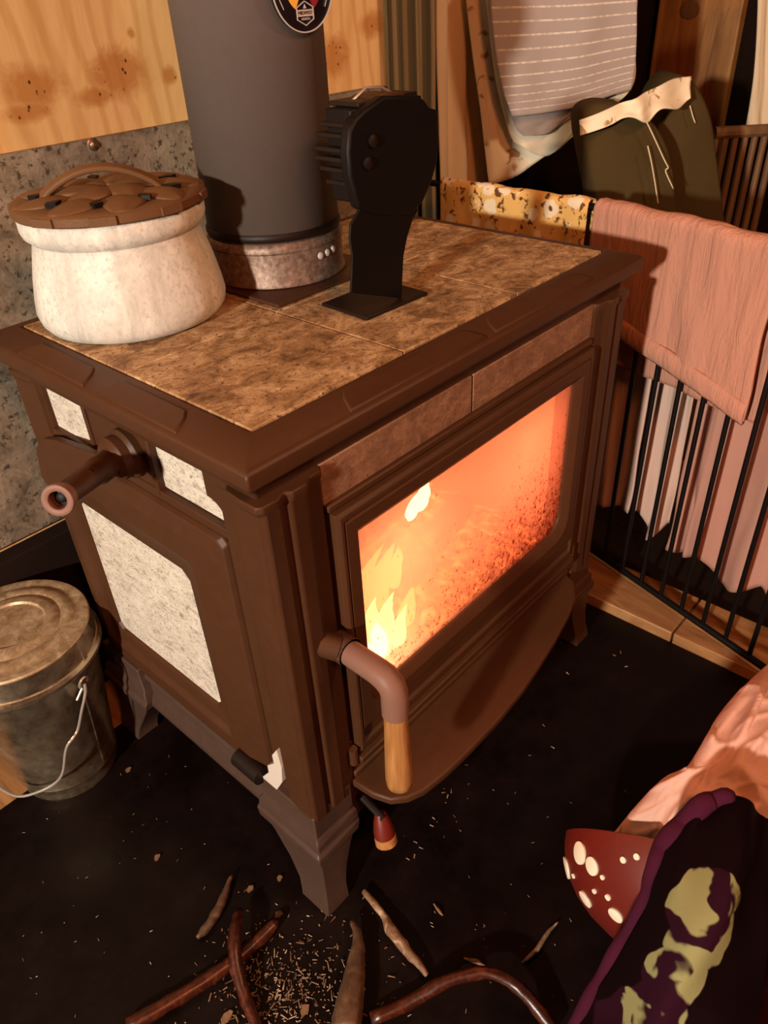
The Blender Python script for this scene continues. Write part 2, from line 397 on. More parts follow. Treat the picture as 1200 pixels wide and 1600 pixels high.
# ------------------------------------------------------------------ mesh helpers
class MB:
    """collects shapes, then links them as ONE mesh object"""
    def __init__(s): s.v = []; s.f = []; s.uv = {}
    def add(s, vs, fs):
        o = len(s.v); s.v += [Vector(x) for x in vs]
        s.f += [tuple(i + o for i in f) for f in fs]; return s
    def box(s, x0, x1, y0, y1, z0, z1):
        return s.add([(x, y, z) for z in (z0, z1) for y in (y0, y1) for x in (x0, x1)],
                     [(0, 2, 3, 1), (4, 5, 7, 6), (0, 1, 5, 4), (2, 6, 7, 3), (0, 4, 6, 2), (1, 3, 7, 5)])
    def loft(s, rings, cap=True):
        n = len(rings[0]); fs = []
        for k in range(len(rings) - 1):
            for i in range(n):
                j = (i + 1) % n
                fs.append((k * n + i, k * n + j, (k + 1) * n + j, (k + 1) * n + i))
        if cap:
            fs.append(tuple(reversed(range(n)))); fs.append(tuple(range((len(rings) - 1) * n, len(rings) * n)))
        return s.add([p for r in rings for p in r], fs)
    def prism(s, poly, d):
        d = Vector(d); a = [Vector(p) for p in poly]
        return s.loft([a, [p + d for p in a]])
    def lathe(s, prof, c, n=48, cap=True, a0=0.0, sx=1.0, sy=1.0, rot=0.0):
        c = Vector(c)
        def pt(r, z, k):
            a = a0 + 2 * pi * k / n
            x, y = r * cos(a) * sx, r * sin(a) * sy
            return c + Vector((x * cos(rot) - y * sin(rot), x * sin(rot) + y * cos(rot), z))
        return s.loft([[pt(r, z, k) for k in range(n)] for r, z in prof], cap)
    def tube(s, pts, r, n=12, cap=True):
        pts = [Vector(p) for p in pts]; R = r if isinstance(r, (list, tuple)) else [r] * len(pts)
        rings = []; up = None
        for i, p in enumerate(pts):
            t_ = (pts[min(i + 1, len(pts) - 1)] - pts[max(i - 1, 0)]).normalized()
            if up is None:
                up = Vector((0, 0, 1)) if abs(t_.z) < 0.9 else Vector((1, 0, 0))
            up = (up - t_ * up.dot(t_)).normalized()
            b = t_.cross(up)
            rings.append([p + (up * cos(2 * pi * k / n) + b * sin(2 * pi * k / n)) * R[i] for k in range(n)])
        return s.loft(rings, cap)
    def strip(s, pts, wid, thick, side):
        """flat band along pts, width across 'side'"""
        pts = [Vector(p) for p in pts]; side = Vector(side).normalized(); rings = []
        for i, p in enumerate(pts):
            t_ = (pts[min(i + 1, len(pts) - 1)] - pts[max(i - 1, 0)]).normalized()
            sd = (side - t_ * side.dot(t_)).normalized(); nn = t_.cross(sd)
            w_ = wid[i] if isinstance(wid, (list, tuple)) else wid
            rings.append([p + sd * w_ / 2 + nn * thick / 2, p - sd * w_ / 2 + nn * thick / 2, p - sd * w_ / 2 - nn * thick / 2, p + sd * w_ / 2 - nn * thick / 2])
        return s.loft(rings)
    def grid(s, fn, nu, nv):
        o = len(s.v)
        for j in range(nv + 1):
            for i in range(nu + 1):
                s.uv[len(s.v)] = (i / nu, j / nv); s.v.append(Vector(fn(i / nu, j / nv)))
        for j in range(nv):
            for i in range(nu):
                a = o + j * (nu + 1) + i
                s.f.append((a, a + 1, a + nu + 2, a + nu + 1))
        return s
    def build(s, name, m, parent=None, smooth=False, bevel=0.0, thick=0.0, sub=0, angle=35, segs=2):
        if parent is not None:
            org = Vector(parent.get('_o', (0, 0, 0)))
        else:
            lo = Vector([min(v[i] for v in s.v) for i in range(3)]); hi = Vector([max(v[i] for v in s.v) for i in range(3)])
            org = Vector(((lo.x + hi.x) / 2, (lo.y + hi.y) / 2, lo.z))
        me = bpy.data.meshes.new(name)
        me.from_pydata([tuple(v - org) for v in s.v], [], s.f)
        if s.uv:
            ul = me.uv_layers.new(name='UVMap')
            for lp in me.loops: ul.data[lp.index].uv = s.uv.get(lp.vertex_index, (0, 0))
        bm = bmesh.new(); bm.from_mesh(me)
        bmesh.ops.recalc_face_normals(bm, faces=bm.faces)
        bm.to_mesh(me); bm.free()
        me.materials.append(M[m])
        o = bpy.data.objects.new(name, me); COL.objects.link(o)
        if parent is None: o.location = org
        else: o.parent = parent
        o['_o'] = tuple(org)
        if bevel > 0:
            b = o.modifiers.new('bevel', 'BEVEL'); b.width = bevel; b.segments = segs; b.limit_method = 'ANGLE'; b.angle_limit = math.radians(angle)
        if thick > 0:
            b = o.modifiers.new('solidify', 'SOLIDIFY'); b.thickness = thick; b.offset = 0
        if sub: 
            b = o.modifiers.new('subsurf', 'SUBSURF'); b.levels = sub; b.render_levels = sub
        if smooth or bevel > 0:
            for p in me.polygons: p.use_smooth = True
            if bevel > 0 or smooth == 'auto':
                me.set_sharp_from_angle(angle=math.radians(angle))
        return o
def empty(name, loc):
    o = bpy.data.objects.new(name, None); COL.objects.link(o)
    o.location = loc; o['_o'] = tuple(loc); o.empty_display_size = 0.05
    return o
def tag(o, label=None, cat=None, group=None, kind=None):
    if label: o['label'] = label
    if cat: o['category'] = cat
    if group: o['group'] = group
    if kind: o['kind'] = kind
    return o
def lab(o, label): o['label'] = label; return o
def cr(P, u):
    """Catmull-Rom through a list of points"""
    n = len(P) - 1; x = min(max(u, 0), 1) * n; i = min(int(x), n - 1); f = x - i
    p0 = P[i - 1] if i > 0 else P[i] * 2 - P[i + 1]
    p1, p2 = P[i], P[i + 1]
    p3 = P[i + 2] if i + 2 <= n else P[i + 1] * 2 - P[i]
    return 0.5 * ((2 * p1) + (p2 - p0) * f + (2 * p0 - 5 * p1 + 4 * p2 - p3) * f * f + (3 * p1 - p0 - 3 * p2 + p3) * f ** 3)
def patch(rows):
    """smooth surface through rows of control points: fn(u along a row, v down the rows)"""
    R_ = [[Vector(p) for p in r] for r in rows]
    return lambda u, v: cr([cr(r, u) for r in R_], v)
def nz(p, s=1.0): return noise.noise(Vector(p) * s)

# ================================================================== the setting
tag(MB().box(-1.6, 0.735, -1.6, 0.47, -0.04, 0.0).build('floor', 'hearth_slate'), 'black slate hearth slab under the stove, strewn with crumbs', 'floor', kind='structure')
o = MB().box(-1.6, 0.735, 0.471, 0.62, -0.04, 0.0).build('trim_1', 'floor_wood'); tag(o, 'orange brown wooden boards behind the hearth slab', 'floor edging', kind='structure')
mb = MB()
for k, (a, b) in enumerate(((0.62, -0.168), (-0.172, -0.9), (-0.904, -1.6))):
    mb.box(0.737, 0.86, b, a, -0.04, 0.022)
tag(mb.build('trim_2', 'floor_wood', bevel=0.002), 'raised wooden board edging beside the black hearth slab', 'floor edging', kind='structure')
mb = MB()
for k in range(9):
    mb.box(0.862 + k * 0.15, 0.862 + k * 0.15 + 0.148, -1.6, 0.62, -0.04, 0.0)
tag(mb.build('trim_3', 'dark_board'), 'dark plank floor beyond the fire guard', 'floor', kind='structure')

burl_board('birch_ply', [(-0.02, 0.985 - 0.862, 0.045, 0.022), (0.27 - 0.10, 0.965 - 0.862, 0.030, 0.02)], (0.76, 0.50, 0.22), (0.62, 0.36, 0.13), (0.38, 0.14, 0.025))
# back wall: burled birch plywood above, stone heat board below (stands proud of it)
YW = 0.62
kn = []
for (px, py, rx, rz) in ((185, 115, 0.045, 0.028), (50, 135, 0.04, 0.024), (45, 175, 0.03, 0.012), (150, 150, 0.03, 0.012), (520, 90, 0.035, 0.03), (265, 118, 0.012, 0.012), (580, 40, 0.03, 0.02), (205, 52, 0.006, 0.006)):
    p = PX(px, py, 1, YW); kn.append((p.x + 0.19, p.z, rx, rz))
M.pop('birch_ply')
burl_board('birch_ply', kn, (0.74, 0.47, 0.20), (0.62, 0.36, 0.13), (0.42, 0.15, 0.025))
tag(MB().box(-1.4, 1.02, YW, YW + 0.02, 0.0, 2.4).build('wall_back', 'birch_ply'), 'burled birch plywood wall behind the stove', 'wall', kind='structure')
bpy.data.objects['wall_back']  # its own origin lies at the board's bottom centre
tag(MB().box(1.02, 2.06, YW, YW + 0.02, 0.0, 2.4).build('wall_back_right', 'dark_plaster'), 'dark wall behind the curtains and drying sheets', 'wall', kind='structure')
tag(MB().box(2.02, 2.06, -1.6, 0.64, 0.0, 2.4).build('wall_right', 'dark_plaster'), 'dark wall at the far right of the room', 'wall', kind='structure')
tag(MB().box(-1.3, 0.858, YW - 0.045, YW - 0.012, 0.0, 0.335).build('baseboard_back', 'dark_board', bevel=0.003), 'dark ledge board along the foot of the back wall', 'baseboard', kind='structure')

hs = empty('heat_board', (0.0, YW - 0.005, 0.337))
tag(hs, 'grey mottled stone board screwed to the wall below the plywood', 'heat board')
MB().box(-1.3, 0.858, YW - 0.012, YW - 0.001, 0.337, 0.872).build('stone_slab', 'slate', hs, bevel=0.002)
for (px, py) in ((145, 226),):
    p = PX(px, py, 1, YW - 0.012)
    s = MB().lathe([(0.0085, 0), (0.0085, 0.001), (0.007, 0.002)], (0, 0, 0), 20)
    s.lathe([(0.005, 0.002), (0.005, 0.0035), (0.003, 0.005), (0.001, 0.0055)], (0, 0, 0), 16)
    s.v = [Vector((v.x + p.x, p.y - v.z, v.y + p.z)) for v in s.v]
    lab(s.build('screw', 'galvanised', hs, smooth='auto'), 'round-headed screw with washer')

# far right: upright pine board, narrow slatted rack, hanging cream cloth
a0, a1, a2, a3 = PX(1030, -60, 0, 2.0), PX(1165, -60, 0, 2.0), PX(1125, 260, 0, 2.0), PX(1000, 260, 0, 2.0)
yL, yR = PX(1021, 100, 0, 2.0).y, PX(1148, 100, 0, 2.0).y
wood('pine', (0.17, 0.060, 0.012), (0.33, 0.14, 0.035), (0.42, 0.20, 0.06), (1, 10, 1.2), 3, 0.5)
pb = empty('pine_board', (1.99, (yL + yR) / 2, 0.0)); tag(pb, 'upright knotty pine board on the wall behind the armchair', 'board')
MB().box(1.98, 2.015, yR, yL, 0.0, 1.5).build('plank', 'pine', pb, bevel=0.004)
p = PX(1078, 15, 0, 1.98)
s = MB().lathe([(0.028, 0), (0.026, 0.002), (0.012, 0.003)], (0, 0, 0), 20, sy=0.8)
s.v = [Vector((p.x - v.z, p.y + v.x, p.z + v.y)) for v in s.v]
s.build('knot', 'rack_wood', pb, smooth='auto')

rk = empty('slatted_rack', PD(1165, 330, 2.0)); rk.location.z = 0; rk['_o'] = tuple(rk.location)
tag(rk, 'dark wooden rack with upright slats at far right behind the armchair', 'rack')
tl_, tr_ = PD(1120, 208, 1.95), PD(1215, 190, 1.95)
d_ = (tr_ - tl_); d_.z = 0
for k in range(7):
    q = tl_ + d_ * (k / 6)
    MB().tube([(q.x, q.y, 0.02), (q.x, q.y, tl_.z)], 0.008, 8).build('slat', 'rack_wood', rk, smooth='auto')
zt = tl_.z
MB().tube([tl_ - d_ * 0.04, tl_ + d_ * 1.04], 0.014, 10).build('top_rail', 'rack_wood', rk, smooth='auto')
q0 = Vector((tl_.x, tl_.y, 0.03)); MB().tube([q0, q0 + d_], 0.014, 10).build('bottom_rail', 'rack_wood', rk, smooth='auto')

# ================================================================== the stove
ST = empty('wood_stove', (0.31, 0.21, 0.0))
tag(ST, 'brown cast iron wood stove with soapstone panels and a lit fire behind glass', 'stove')
WX, DY, HT = 0.62, 0.42, 0.72
def sym_x(poly): return [(WX - x, y, z) for x, y, z in poly]

def frame_ring(prof, x0=0.0, x1=WX, y0=0.0, y1=DY):
    rings = []
    for o_, z in prof:
        rings.append([(x0 - o_, y0 - o_, z), (x1 + o_, y0 - o_, z), (x1 + o_, y1 + o_, z), (x0 - o_, y1 + o_, z)])
    return rings
tf = MB()
prof = [(0.0, 0.690), (0.0, 0.7205), (0.006, 0.7205), (0.036, 0.7125), (0.040, 0.7105), (0.041, 0.705), (0.040, 0.693), (0.036, 0.689), (0.030, 0.686), (0.026, 0.679), (0.022, 0.674), (0.020, 0.666), (0.0, 0.666), (0.0, 0.690)]
tf.loft(frame_ring(prof), cap=False)
def relief(a, b, side):
    """raised octagonal panel on the slope of the rim"""
    pts = []
    o0, o1, c = 0.010, 0.0355, 0.012
    lo, hi = min(a, b), max(a, b)
    for (o_, q) in ((o0, lo), (o0, hi), (o1 - c, hi + c * 0.6), (o1, hi + c), (o1 + 0.0, hi + c), (o1, lo - c), (o1 - c, lo - c * 0.6)):
        pts.append((o_, q))
    pts = [(o0, lo + 0.004), (o0, hi - 0.004), (o0 + 0.008, hi + 0.004), (o1, hi + 0.012), (o1, lo - 0.012), (o0 + 0.008, lo - 0.004)]
    ring = []
    for dz in (-0.002, 0.0022):
        r = []
        for o_, q in pts:
            z = 0.7205 - (o_ - 0.006) * (0.008 / 0.030) + dz
            r.append({'L': (-o_, q, z), 'F': (q, -o_, z), 'R': (WX + o_, q, z)}[side])
        ring.append(r)
    tf.loft(ring)
relief(0.075, 0.185, 'L'); relief(0.235, 0.35, 'L')
relief(0.10, 0.29, 'F'); relief(0.33, 0.52, 'F')
tf.build('top_frame', 'iron', ST, bevel=0.0022, angle=25)

# soapstone slabs of the top: three by two
xs_ = (0.001, 0.2065, 0.4145, 0.619); ys_ = (0.001, 0.199, 0.419)
for j in range(2):
    for i in range(3):
        g = 0.0009
        MB().box(xs_[i] + g, xs_[i + 1] - g, ys_[j] + g, ys_[j + 1] - g, 0.690, 0.7215).build('stone_tile', 'soapstone_top', ST, bevel=0.0012)

# body shell: separate iron walls, open at the fire door
MB().box(0.02, WX - 0.02, 0.425, 0.445, 0.11, 0.668).build('back_panel', 'iron', ST)
MB().box(WX - 0.02, WX, 0.0, 0.445, 0.11, 0.668).build('side_panel', 'iron', ST)
MB().box(0.003, 0.022, 0.0, 0.445, 0.11, 0.668).build('side_panel', 'iron', ST)
MB().box(0.02, WX - 0.02, -0.005, 0.43, 0.655, 0.668).build('top_plate', 'iron', ST)
MB().box(0.02, WX - 0.02, -0.02, 0.43, 0.11, 0.225).build('ash_box', 'iron', ST)
fr_ = MB()
fr_.box(0.03, WX - 0.03, -0.022, 0.0, 0.205, 0.262)     # below the door
fr_.box(0.03, WX - 0.03, -0.016, 0.0, 0.570, 0.668)     # above the glass
fr_.box(0.03, 0.095, -0.018, 0.0, 0.262, 0.57)
fr_.box(WX - 0.095, WX - 0.03, -0.018, 0.0, 0.262, 0.57)
fr_.box(0.055, WX - 0.055, -0.028, -0.016, 0.613, 0.6215)   # ledge under the stone strip
fr_.build('front_plate', 'iron', ST, bevel=0.002)
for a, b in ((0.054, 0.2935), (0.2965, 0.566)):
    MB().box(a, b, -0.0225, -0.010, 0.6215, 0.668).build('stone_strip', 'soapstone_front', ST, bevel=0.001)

# corner columns with flutes
def column(mx, front=True):
    mb = MB()
    def X(x): return WX - x if mx else x
    if front:
        plan = [(0.022, 0.052), (-0.006, 0.052), (-0.016, 0.046), (-0.017, 0.022), (-0.020, 0.019), (-0.024, 0.015), (-0.026, -0.004), (-0.026, -0.026), (-0.021, -0.031), (-0.004, -0.032), (0.000, -0.028), (0.004, -0.028), (0.008, -0.033), (0.026, -0.033), (0.032, -0.028), (0.036, -0.027), (0.050, -0.026), (0.054, -0.021), (0.054, 0.0), (0.022, 0.0)]
    else:
        plan = [(0.022, 0.395), (-0.008, 0.398), (-0.014, 0.404), (-0.018, 0.430), (-0.018, 0.448), (0.03, 0.452)]
    zs = [0.19, 0.655, 0.667]
    rings = [[(X(x), y, z) for x, y in plan] for z in zs[:2]]
    rings.append([(X(x - (0.004 if x < 0 else 0)), y - (0.003 if y < 0 else 0), 0.660) for x, y in plan])
    rings.append([(X(x - (0.004 if x < 0 else 0)), y - (0.003 if y < 0 else 0), 0.668) for x, y in plan])
    mb.loft(rings)
    mb.build('corner_column', 'iron', ST, bevel=0.0015)
column(False); column(True); column(False, False); column(True, False)
# scalloped bracket where the column meets the top, on the left face and on the front
mb = MB()
for k in range(6):
    a0_ = pi / 2 * k / 6; a1_ = pi / 2 * (k + 1) / 6
    y0_, z0_ = 0.052 + 0.026 * (1 - sin(a0_)), 0.640 - 0.022 * (1 - cos(a0_)) - 0.014
    y1_, z1_ = 0.052 + 0.026 * (1 - sin(a1_)), 0.640 - 0.022 * (1 - cos(a1_)) - 0.014
    mb.prism([(-0.009, y0_, z0_), (-0.009, y1_, z1_), (-0.009, y1_, 0.668), (-0.009, y0_, 0.668)], (0.014, 0, 0))
mb.build('bracket', 'iron', ST)

# left face: soapstone above the side door, with the plain strip between carrying the latch
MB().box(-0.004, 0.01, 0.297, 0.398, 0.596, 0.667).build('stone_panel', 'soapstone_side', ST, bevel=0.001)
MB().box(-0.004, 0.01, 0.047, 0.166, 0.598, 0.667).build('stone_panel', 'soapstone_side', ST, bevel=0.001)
mb = MB(); mb.box(-0.010, 0.006, 0.168, 0.295, 0.592, 0.667); mb.box(-0.013, 0.004, 0.165, 0.172, 0.592, 0.667); mb.box(-0.013, 0.004, 0.291, 0.298, 0.592, 0.667)
mb.box(-0.012, 0.004, 0.046, 0.40, 0.585, 0.597)
mb.build('latch_plate', 'iron', ST, bevel=0.0015)

SD = empty('tmp', (0, 0, 0))
bpy.data.objects.remove(SD)
# side loading door: frame in bevelled steps round one big stone
def rect_yz(y0, y1, z0, z1, x, c=0.008):
    return [(x, y0 + c, z0), (x, y1 - c, z0), (x, y1, z0 + c), (x, y1, z1 - c), (x, y1 - c, z1), (x, y0 + c, z1), (x, y0, z1 - c), (x, y0, z0 + c)]
rings = [rect_yz(0.056, 0.447, 0.182, 0.583, 0.002), rect_yz(0.056, 0.447, 0.182, 0.583, -0.010), rect_yz(0.060, 0.443, 0.187, 0.579, -0.016),
         rect_yz(0.090, 0.432, 0.206, 0.560, -0.0225), rect_yz(0.118, 0.420, 0.228, 0.528, -0.0225), rect_yz(0.128, 0.413, 0.236, 0.512, -0.016),
         rect_yz(0.150, 0.404, 0.252, 0.490, -0.012, 0.012), rect_yz(0.153, 0.4005, 0.256, 0.4865, -0.006, 0.012), rect_yz(0.153, 0.4005, 0.256, 0.4865, 0.002, 0.012)]
sd = MB().loft(rings, cap=False).build('side_door', 'iron', ST, bevel=0.0015, angle=18)
MB().prism(rect_yz(0.151, 0.4025, 0.254, 0.4885, -0.0075, 0.011), (0.009, 0, 0)).build('stone_panel', 'soapstone_side', sd)
# hinge pin low at the front
MB().tube([(-0.026, 0.064, 0.205), (-0.026, 0.112, 0.205)], 0.0135, 14).build('hinge', 'iron_dark', sd, smooth='auto')
MB().tube([(-0.026, 0.40, 0.200), (-0.026, 0.43, 0.200)], 0.0105, 14).build('hinge', 'iron_dark', sd, smooth='auto')
# latch: round boss, flat keeper arm and a hollow lever tube
b0 = PX(190, 712, 0, -0.022)
mb = MB()
mb.lathe([(0.029, 0), (0.029, 0.008), (0.025, 0.012), (0.025, 0.022), (0.020, 0.028)], (0, 0, 0), 28)
mb.v = [Vector((-0.010 - v.z, b0.y + v.x, b0.z + v.y)) for v in mb.v]
mb.build('latch_boss', 'iron', sd, smooth='auto')
pa = [PX(150, 712, 0, -0.030), PX(84, 688, 0, -0.030), PX(66, 686, 0, -0.030), PX(55, 700, 0, -0.030), PX(64, 745, 0, -0.030), PX(76, 762, 0, -0.030), PX(150, 752, 0, -0.030)]
MB().prism(pa, (0.011, 0, 0)).build('latch_arm', 'iron', sd, bevel=0.002)
pA, pB = Vector((-0.034, b0.y + 0.002, b0.z - 0.002)), PX(90, 782, 0, -0.128)
dr = (pB - pA).normalized()
mb = MB().tube([pA, pA + (pB - pA) * 0.30, pA + (pB - pA) * 0.34, pB - dr * 0.010], [0.0150, 0.0150, 0.0125, 0.0125], 20, cap=False)
lv = lab(mb.build('latch_lever', 'iron', sd, smooth='auto'), 'short hollow lever tube sticking out of the latch')
mb = MB(); q = pA + (pB - pA) * 0.42
mb.tube([q + Vector((-0.002, -0.009, 0.008)), q + Vector((-0.004, -0.012, 0.012))], 0.0035, 10)
mb.build('screw', 'iron_dark', sd, smooth='auto')
rt_ = dr.to_track_quat('Z', 'Y').to_matrix()
mb = MB().lathe([(0.0127, -0.014), (0.0150, -0.008), (0.0158, -0.002), (0.0150, 0.001), (0.0120, 0.002), (0.0090, 0.0005), (0.0082, -0.011), (0.0, -0.011)], (0, 0, 0), 28, cap=False)
mb.v = [rt_ @ v + pB for v in mb.v]
tip = lab(mb.build('lever_tip', 'handle_metal', sd, smooth='auto', angle=50), 'coppery ring at the open end of the lever')
mb = MB().lathe([(0.0081, -0.0105), (0.0, -0.0100)], (0, 0, 0), 24, cap=False)
mb.lathe([(0.0048, -0.0105), (0.0048, -0.0070), (0.0030, -0.0060), (0.0, -0.0060)], (0, 0, 0), 16, cap=False)
mb.v = [rt_ @ v + pB for v in mb.v]
mb.build('end_screw', 'iron_black', sd, smooth='auto')

# base moulding left and right, bottom plate
for mx in (False, True):
    def X(x): return WX - x if mx else x
    pl = [(X(0.02), 0.193), (X(-0.014), 0.193), (X(-0.019), 0.180), (X(-0.012), 0.172), (X(-0.015), 0.150), (X(-0.023), 0.136), (X(-0.023), 0.124), (X(-0.018), 0.112), (X(0.02), 0.112)]
    MB().prism([(x, 0.02, z) for x, z in pl], (0, 0.42, 0)).build('base_moulding', 'iron_grey' if not mx else 'iron', ST, bevel=0.001)
pl = [PX(432, 1172, 0, -0.0255), PX(440, 1200, 0, -0.0255), PX(441, 1222, 0, -0.0255), PX(424, 1246, 0, -0.0255), PX(414, 1232, 0, -0.0255), PX(404, 1218, 0, -0.0255), PX(420, 1207, 0, -0.0255), PX(418, 1196, 0, -0.0255), PX(428, 1193, 0, -0.0255), PX(425, 1180, 0, -0.0255)]
lab(MB().prism(pl, (0.006, 0, 0)).build('chipped_patch', 'white_chip', ST), 'white bare patch where the enamel has flaked off')

# legs: moulded block tapering to a flared foot
def leg(mx, my):
    def P(x, y, z):
        return (WX - x if mx else x, (DY + 0.005) - y if my else y, z)
    prof = [(0.200, -0.026, 0.040, -0.030, 0.070), (0.158, -0.027, 0.040, -0.031, 0.074), (0.152, -0.031, 0.042, -0.036, 0.078), (0.138, -0.032, 0.042, -0.037, 0.080),
            (0.134, -0.036, 0.040, -0.041, 0.080), (0.120, -0.036, 0.036, -0.041, 0.076), (0.116, -0.031, 0.032, -0.036, 0.070), (0.098, -0.030, 0.026, -0.035, 0.058),
            (0.060, -0.030, 0.014, -0.035, 0.034), (0.030, -0.033, 0.006, -0.038, 0.016), (0.010, -0.037, 0.004, -0.042, 0.010), (0.0, -0.038, 0.004, -0.043, 0.010)]
    rings = [[P(a, c, z), P(b, c, z), P(b, d, z), P(a, d, z)] for z, a, b, c, d in prof]
    MB().loft(rings).build('leg', 'iron_grey' if not mx else 'iron', ST, bevel=0.002)
leg(False, False); leg(True, False); leg(False, True); leg(True, True)

# bowed ash shelf under the door
pts = [(0.045, -0.026), (0.048, -0.060), (0.056, -0.083), (0.072, -0.098), (0.093, -0.107), (0.13, -0.1125), (0.175, -0.1150), (0.244, -0.1155), (0.31, -0.112), (0.362, -0.105), (0.42, -0.096), (0.487, -0.082), (0.53, -0.068), (0.560, -0.048), (0.570, -0.026)]
sh = MB().prism([(x, y, 0.188) for x, y in pts], (0, 0, 0.013))
sh.prism([(x, y, 0.201) for x, y in ((0.05, -0.030), (0.57, -0.030), (0.57, -0.020), (0.05, -0.020))], (0, 0, 0.012))
sh.build('ash_shelf', 'iron', ST, bevel=0.003)
# air control with bead knob under the shelf
ac = MB().tube([(0.050, -0.040, 0.172), (0.047, -0.078, 0.165)], 0.0055, 10).build('air_control', 'iron_dark', ST, smooth='auto')
k1, k2 = Vector((0.049, -0.070, 0.168)), Vector((0.0425, -0.0835, 0.128))
mb = MB().tube([k1, k1.lerp(k2, 0.25), k1.lerp(k2, 0.6), k1.lerp(k2, 0.8)], [0.007, 0.0105, 0.0135, 0.0135], 18)
lab(mb.build('knob', 'red_tub', ac, smooth='auto'), 'dark red knob')
mb = MB().tube([k1.lerp(k2, 0.83), k1.lerp(k2, 0.86), k1.lerp(k2, 1.08), k1.lerp(k2, 1.14)], [0.0125, 0.0142, 0.0142, 0.011], 18)
lab(mb.build('knob_end', 'grip_wood', ac, smooth='auto'), 'pale wooden tip of the knob')

# front door: frame, glass, handle
FD = MB()
def rect_xz(x0, x1, z0, z1, y, c=(0, 0, 0, 0)):
    out = []
    for (cx_, cz_, k, ang) in ((x0, z0, 0, 180), (x1, z0, 1, 270), (x1, z1, 2, 0), (x0, z1, 3, 90)):
        r = max(c[k], 0.0008)
        ox = cx_ + (r if cx_ == x0 else -r); oz = cz_ + (r if cz_ == z0 else -r)
        for i in range(7):
            a = math.radians(ang + 90 * i / 6)
            out.append((ox + r * cos(a), y, oz + r * sin(a)))
    return out
cc = (0.034, 0.034, 0.0, 0.0)
rings = [rect_xz(0.058, 0.562, 0.248, 0.611, -0.016), rect_xz(0.058, 0.562, 0.248, 0.611, -0.032), rect_xz(0.062, 0.558, 0.252, 0.607, -0.036),
         rect_xz(0.066, 0.554, 0.262, 0.601, -0.036), rect_xz(0.066, 0.554, 0.266, 0.601, -0.0315), rect_xz(0.068, 0.552, 0.285, 0.599, -0.0315), rect_xz(0.068, 0.552, 0.289, 0.597, -0.036),
         rect_xz(0.084, 0.536, 0.308, 0.582, -0.036, cc), rect_xz(0.090, 0.530, 0.3165, 0.574, -0.030, cc), rect_xz(0.0935, 0.527, 0.3205, 0.5695, -0.026, cc), rect_xz(0.0935, 0.527, 0.3205, 0.5695, -0.016, cc)]
fd = FD.loft(rings, cap=False).build('front_door', 'iron', ST, bevel=0.0008, angle=25)
MB().prism(rect_xz(0.090, 0.531, 0.317, 0.573, -0.0225, cc), (0, 0.003, 0)).build('glass_pane', 'sooty_glass', fd)
# stepped ledge and rounded panel ends beside the door
mb = MB()
mb.box(0.055, 0.565, -0.040, -0.030, 0.2335, 0.2445)
mb.build('door_sill', 'iron', ST, bevel=0.002)
for x in (0.050, WX - 0.050):
    MB().tube([(x, -0.030, 0.235), (x, -0.030, 0.262)], 0.006, 12).build('hinge', 'iron', fd, smooth='auto')
# handle
hx, hz = 0.0425, 0.4495
mb = MB()
mb.tube([(hx - 0.018, -0.024, hz + 0.012), (hx - 0.006, -0.040, hz + 0.004)], 0.0145, 18)
mb.tube([(hx, -0.030, hz), (hx, -0.052, hz)], 0.0165, 20)
mb.build('handle_boss', 'iron', fd, smooth='auto')
pth = [(hx, -0.046, hz), (hx, -0.090, hz - 0.001), (hx, -0.102, hz - 0.003), (hx, -0.110, hz - 0.009), (hx, -0.1135, hz - 0.018), (hx, -0.1135, hz - 0.050)]
mb = MB().tube([(hx, -0.046, hz), (hx, -0.052, hz)], 0.0165, 20)
mb.tube(pth, [0.0140, 0.0145, 0.0150, 0.0150, 0.0148, 0.0148], 20)
lab(mb.build('handle_arm', 'handle_metal', fd, smooth='auto'), 'bent metal arm of the door handle')
gz = hz - 0.050
mb = MB().lathe([(0.0122, 0.0), (0.0128, -0.004), (0.0152, -0.085), (0.0158, -0.112), (0.0150, -0.121), (0.0120, -0.125)], (hx, -0.1135, gz), 24)
lab(mb.build('handle_grip', 'grip_wood', fd, smooth=True), 'turned wooden grip of the door handle')

# firebox lining
fb = MB()
fb.box(0.030, 0.045, 0.0, 0.40, 0.245, 0.62); fb.box(WX - 0.045, WX - 0.030, 0.0, 0.40, 0.245, 0.62)
fb.box(0.030, WX - 0.030, 0.385, 0.405, 0.245, 0.62); fb.box(0.030, WX - 0.030, 0.0, 0.40, 0.232, 0.262)
fb.build('firebox_lining', 'fire_brick', ST)
lab(MB().box(0.045, WX - 0.045, 0.09, 0.385, 0.585, 0.61).build('baffle', 'fire_brick', ST), 'brick baffle above the fire')
mb = MB().tube([(0.05, 0.062, 0.548), (WX - 0.05, 0.062, 0.548)], 0.014, 14)
mb.build('air_tube', 'fire_brick', ST, smooth='auto')

# the fire itself
eb = MB()
eb.grid(lambda u, v: (0.05 + 0.52 * u, 0.015 + 0.36 * v, 0.266 + 0.030 * max(0, sin(pi * u)) * max(0, sin(pi * v)) + 0.014 * nz((u * 9, v * 7, 1))), 40, 28)
tag(eb.build('ember_bed', 'embers', thick=0.004), 'glowing ember bed on the floor of the stove', 'embers', kind='stuff')
def burning_log(pa, pb, r, label):
    pa, pb = Vector(pa), Vector(pb); mb = MB(); P = [pa.lerp(pb, k / 10) for k in range(11)]
    mb.tube(P, [r * (0.9 + 0.18 * nz((k * 0.7, r * 90, 2))) for k in range(11)], 16)
    for v in mb.v: v += Vector((nz(v, 60), nz(v + Vector((5, 1, 2)), 60), nz(v + Vector((1, 7, 3)), 60))) * 0.004
    tag(mb.build('burning_log', 'charred_log', smooth=True), label, 'log', 'logs burning in the stove')
